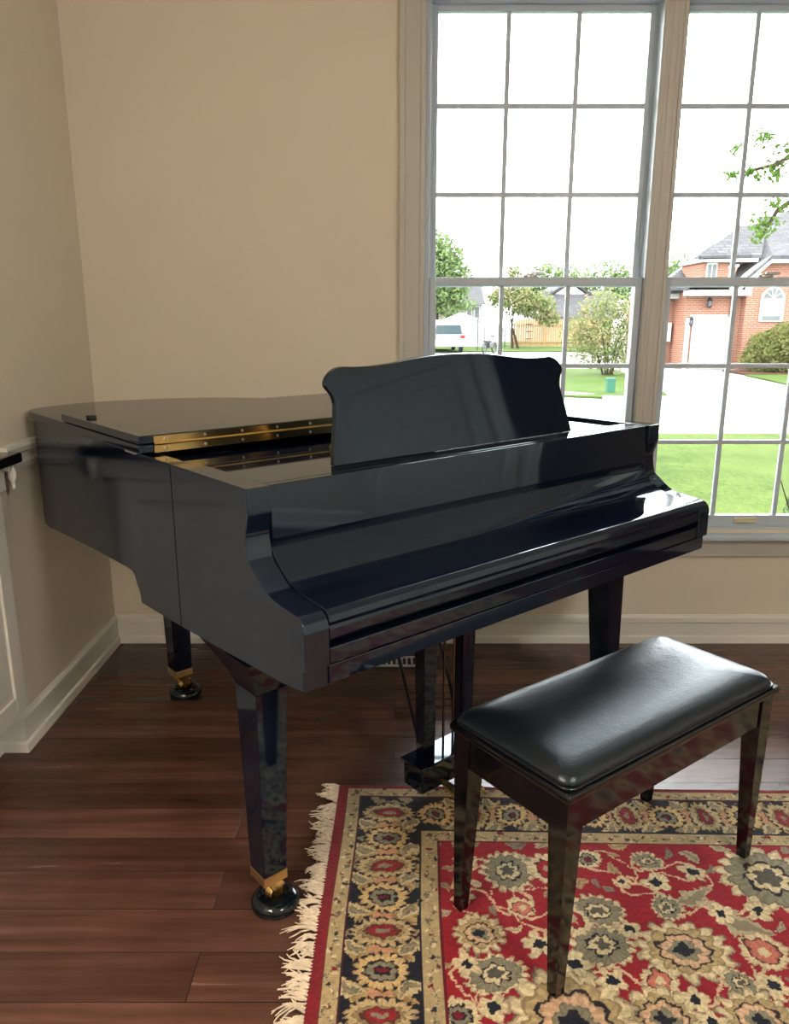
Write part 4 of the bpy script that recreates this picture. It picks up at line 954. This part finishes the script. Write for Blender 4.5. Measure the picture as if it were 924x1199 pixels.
H_('dormer_pane', joinb(bx(11.24, 28.84, 2.55, 11.37, 28.87, 3.18), bx(11.41, 28.84, 2.55, 11.54, 28.87, 3.18)), M['win_dark'], dm)
H_('dormer_eave', bx(10.95, 28.6, 3.26, 12.9, 31, 3.38), M['white_out'], dm)
H_('dormer_roof', solid_quad([(10.77, 28.6, 3.45), (13.0, 28.6, 3.5), (14.15, 31, 4.79), (13.18, 31, 4.76)]), M['shingle'], dm)
# arched window
N_ = 14; ac = (13.55, 1.98); ar = .42
pts = [(ac[0]-ar, 1.2), (ac[0]+ar, 1.2)]+[(ac[0]+ar*math.cos(PI*k/N_), ac[1]+ar*math.sin(PI*k/N_)) for k in range(N_+1)]
aw = H_('arched_window', prism(pts, lambda a, z: V(a, 28.52, z), lambda a, z: V(a, 28.62, z)), M['white_out'])
fp = [(ac[0]+(ar-.08)*math.cos(PI*k/N_), ac[1]+.03+(ar-.08)*math.sin(PI*k/N_)) for k in range(N_+1)]
H_('fan_pane', prism(fp, lambda a, z: V(a, 28.50, z), lambda a, z: V(a, 28.53, z)), M['win_dark'], aw)
bm = bmesh.new()
for k in (1, 2, 3, 4): a = PI*k/5; tube(bm, [(ac[0], 28.49, ac[1]+.03), (ac[0]+.34*math.cos(a), 28.49, ac[1]+.03+.34*math.sin(a))], .018, 5)
H_('fan_bar', bm, M['white_out'], aw); H_('lower_pane', bx(ac[0]-.32, 28.50, 1.24, ac[0]+.32, 28.53, 1.4), M['win_dark'], aw)

# ================================================================= LIGHT, WORLD, CAMERA
wd = bpy.data.worlds.new('overcast'); SC.world = wd; wd.use_nodes = True
nt = wd.node_tree; bg = nt.nodes['Background']
tc = nt.nodes.new('ShaderNodeTexCoord'); sp = nt.nodes.new('ShaderNodeSeparateXYZ'); cr = nt.nodes.new('ShaderNodeValToRGB')
nt.links.new(tc.outputs['Generated'], sp.inputs[0]); nt.links.new(sp.outputs['Z'], cr.inputs['Fac'])
cr.color_ramp.elements[0].position = 0; cr.color_ramp.elements[0].color = (.93, .97, 1, 1)
cr.color_ramp.elements[1].position = .8; cr.color_ramp.elements[1].color = (1, 1, 1, 1)
nt.links.new(cr.outputs['Color'], bg.inputs['Color']); bg.inputs['Strength'].default_value = 16

cam = bpy.data.cameras.new('camera'); co = bpy.data.objects.new('camera', cam); COL.objects.link(co)
cam.sensor_fit = 'HORIZONTAL'; cam.sensor_width = 36; cam.lens = 36*900/924
co.location = (0, 0, 1.35); co.rotation_euler = (PI/2-math.atan(228/900), 0, 0)
cam.clip_start = .05; cam.clip_end = 500
SC.camera = co
SC.view_settings.view_transform = 'Standard'; SC.view_settings.look = 'None'
SC.view_settings.exposure = 0; SC.view_settings.gamma = 1; SC.view_settings.use_curve_mapping = False
SC.cycles.use_denoising = True
SC.cycles.max_bounces = 12; SC.cycles.diffuse_bounces = 6; SC.cycles.glossy_bounces = 5; SC.cycles.transparent_max_bounces = 16
SC.cycles.sample_clamp_indirect = 8
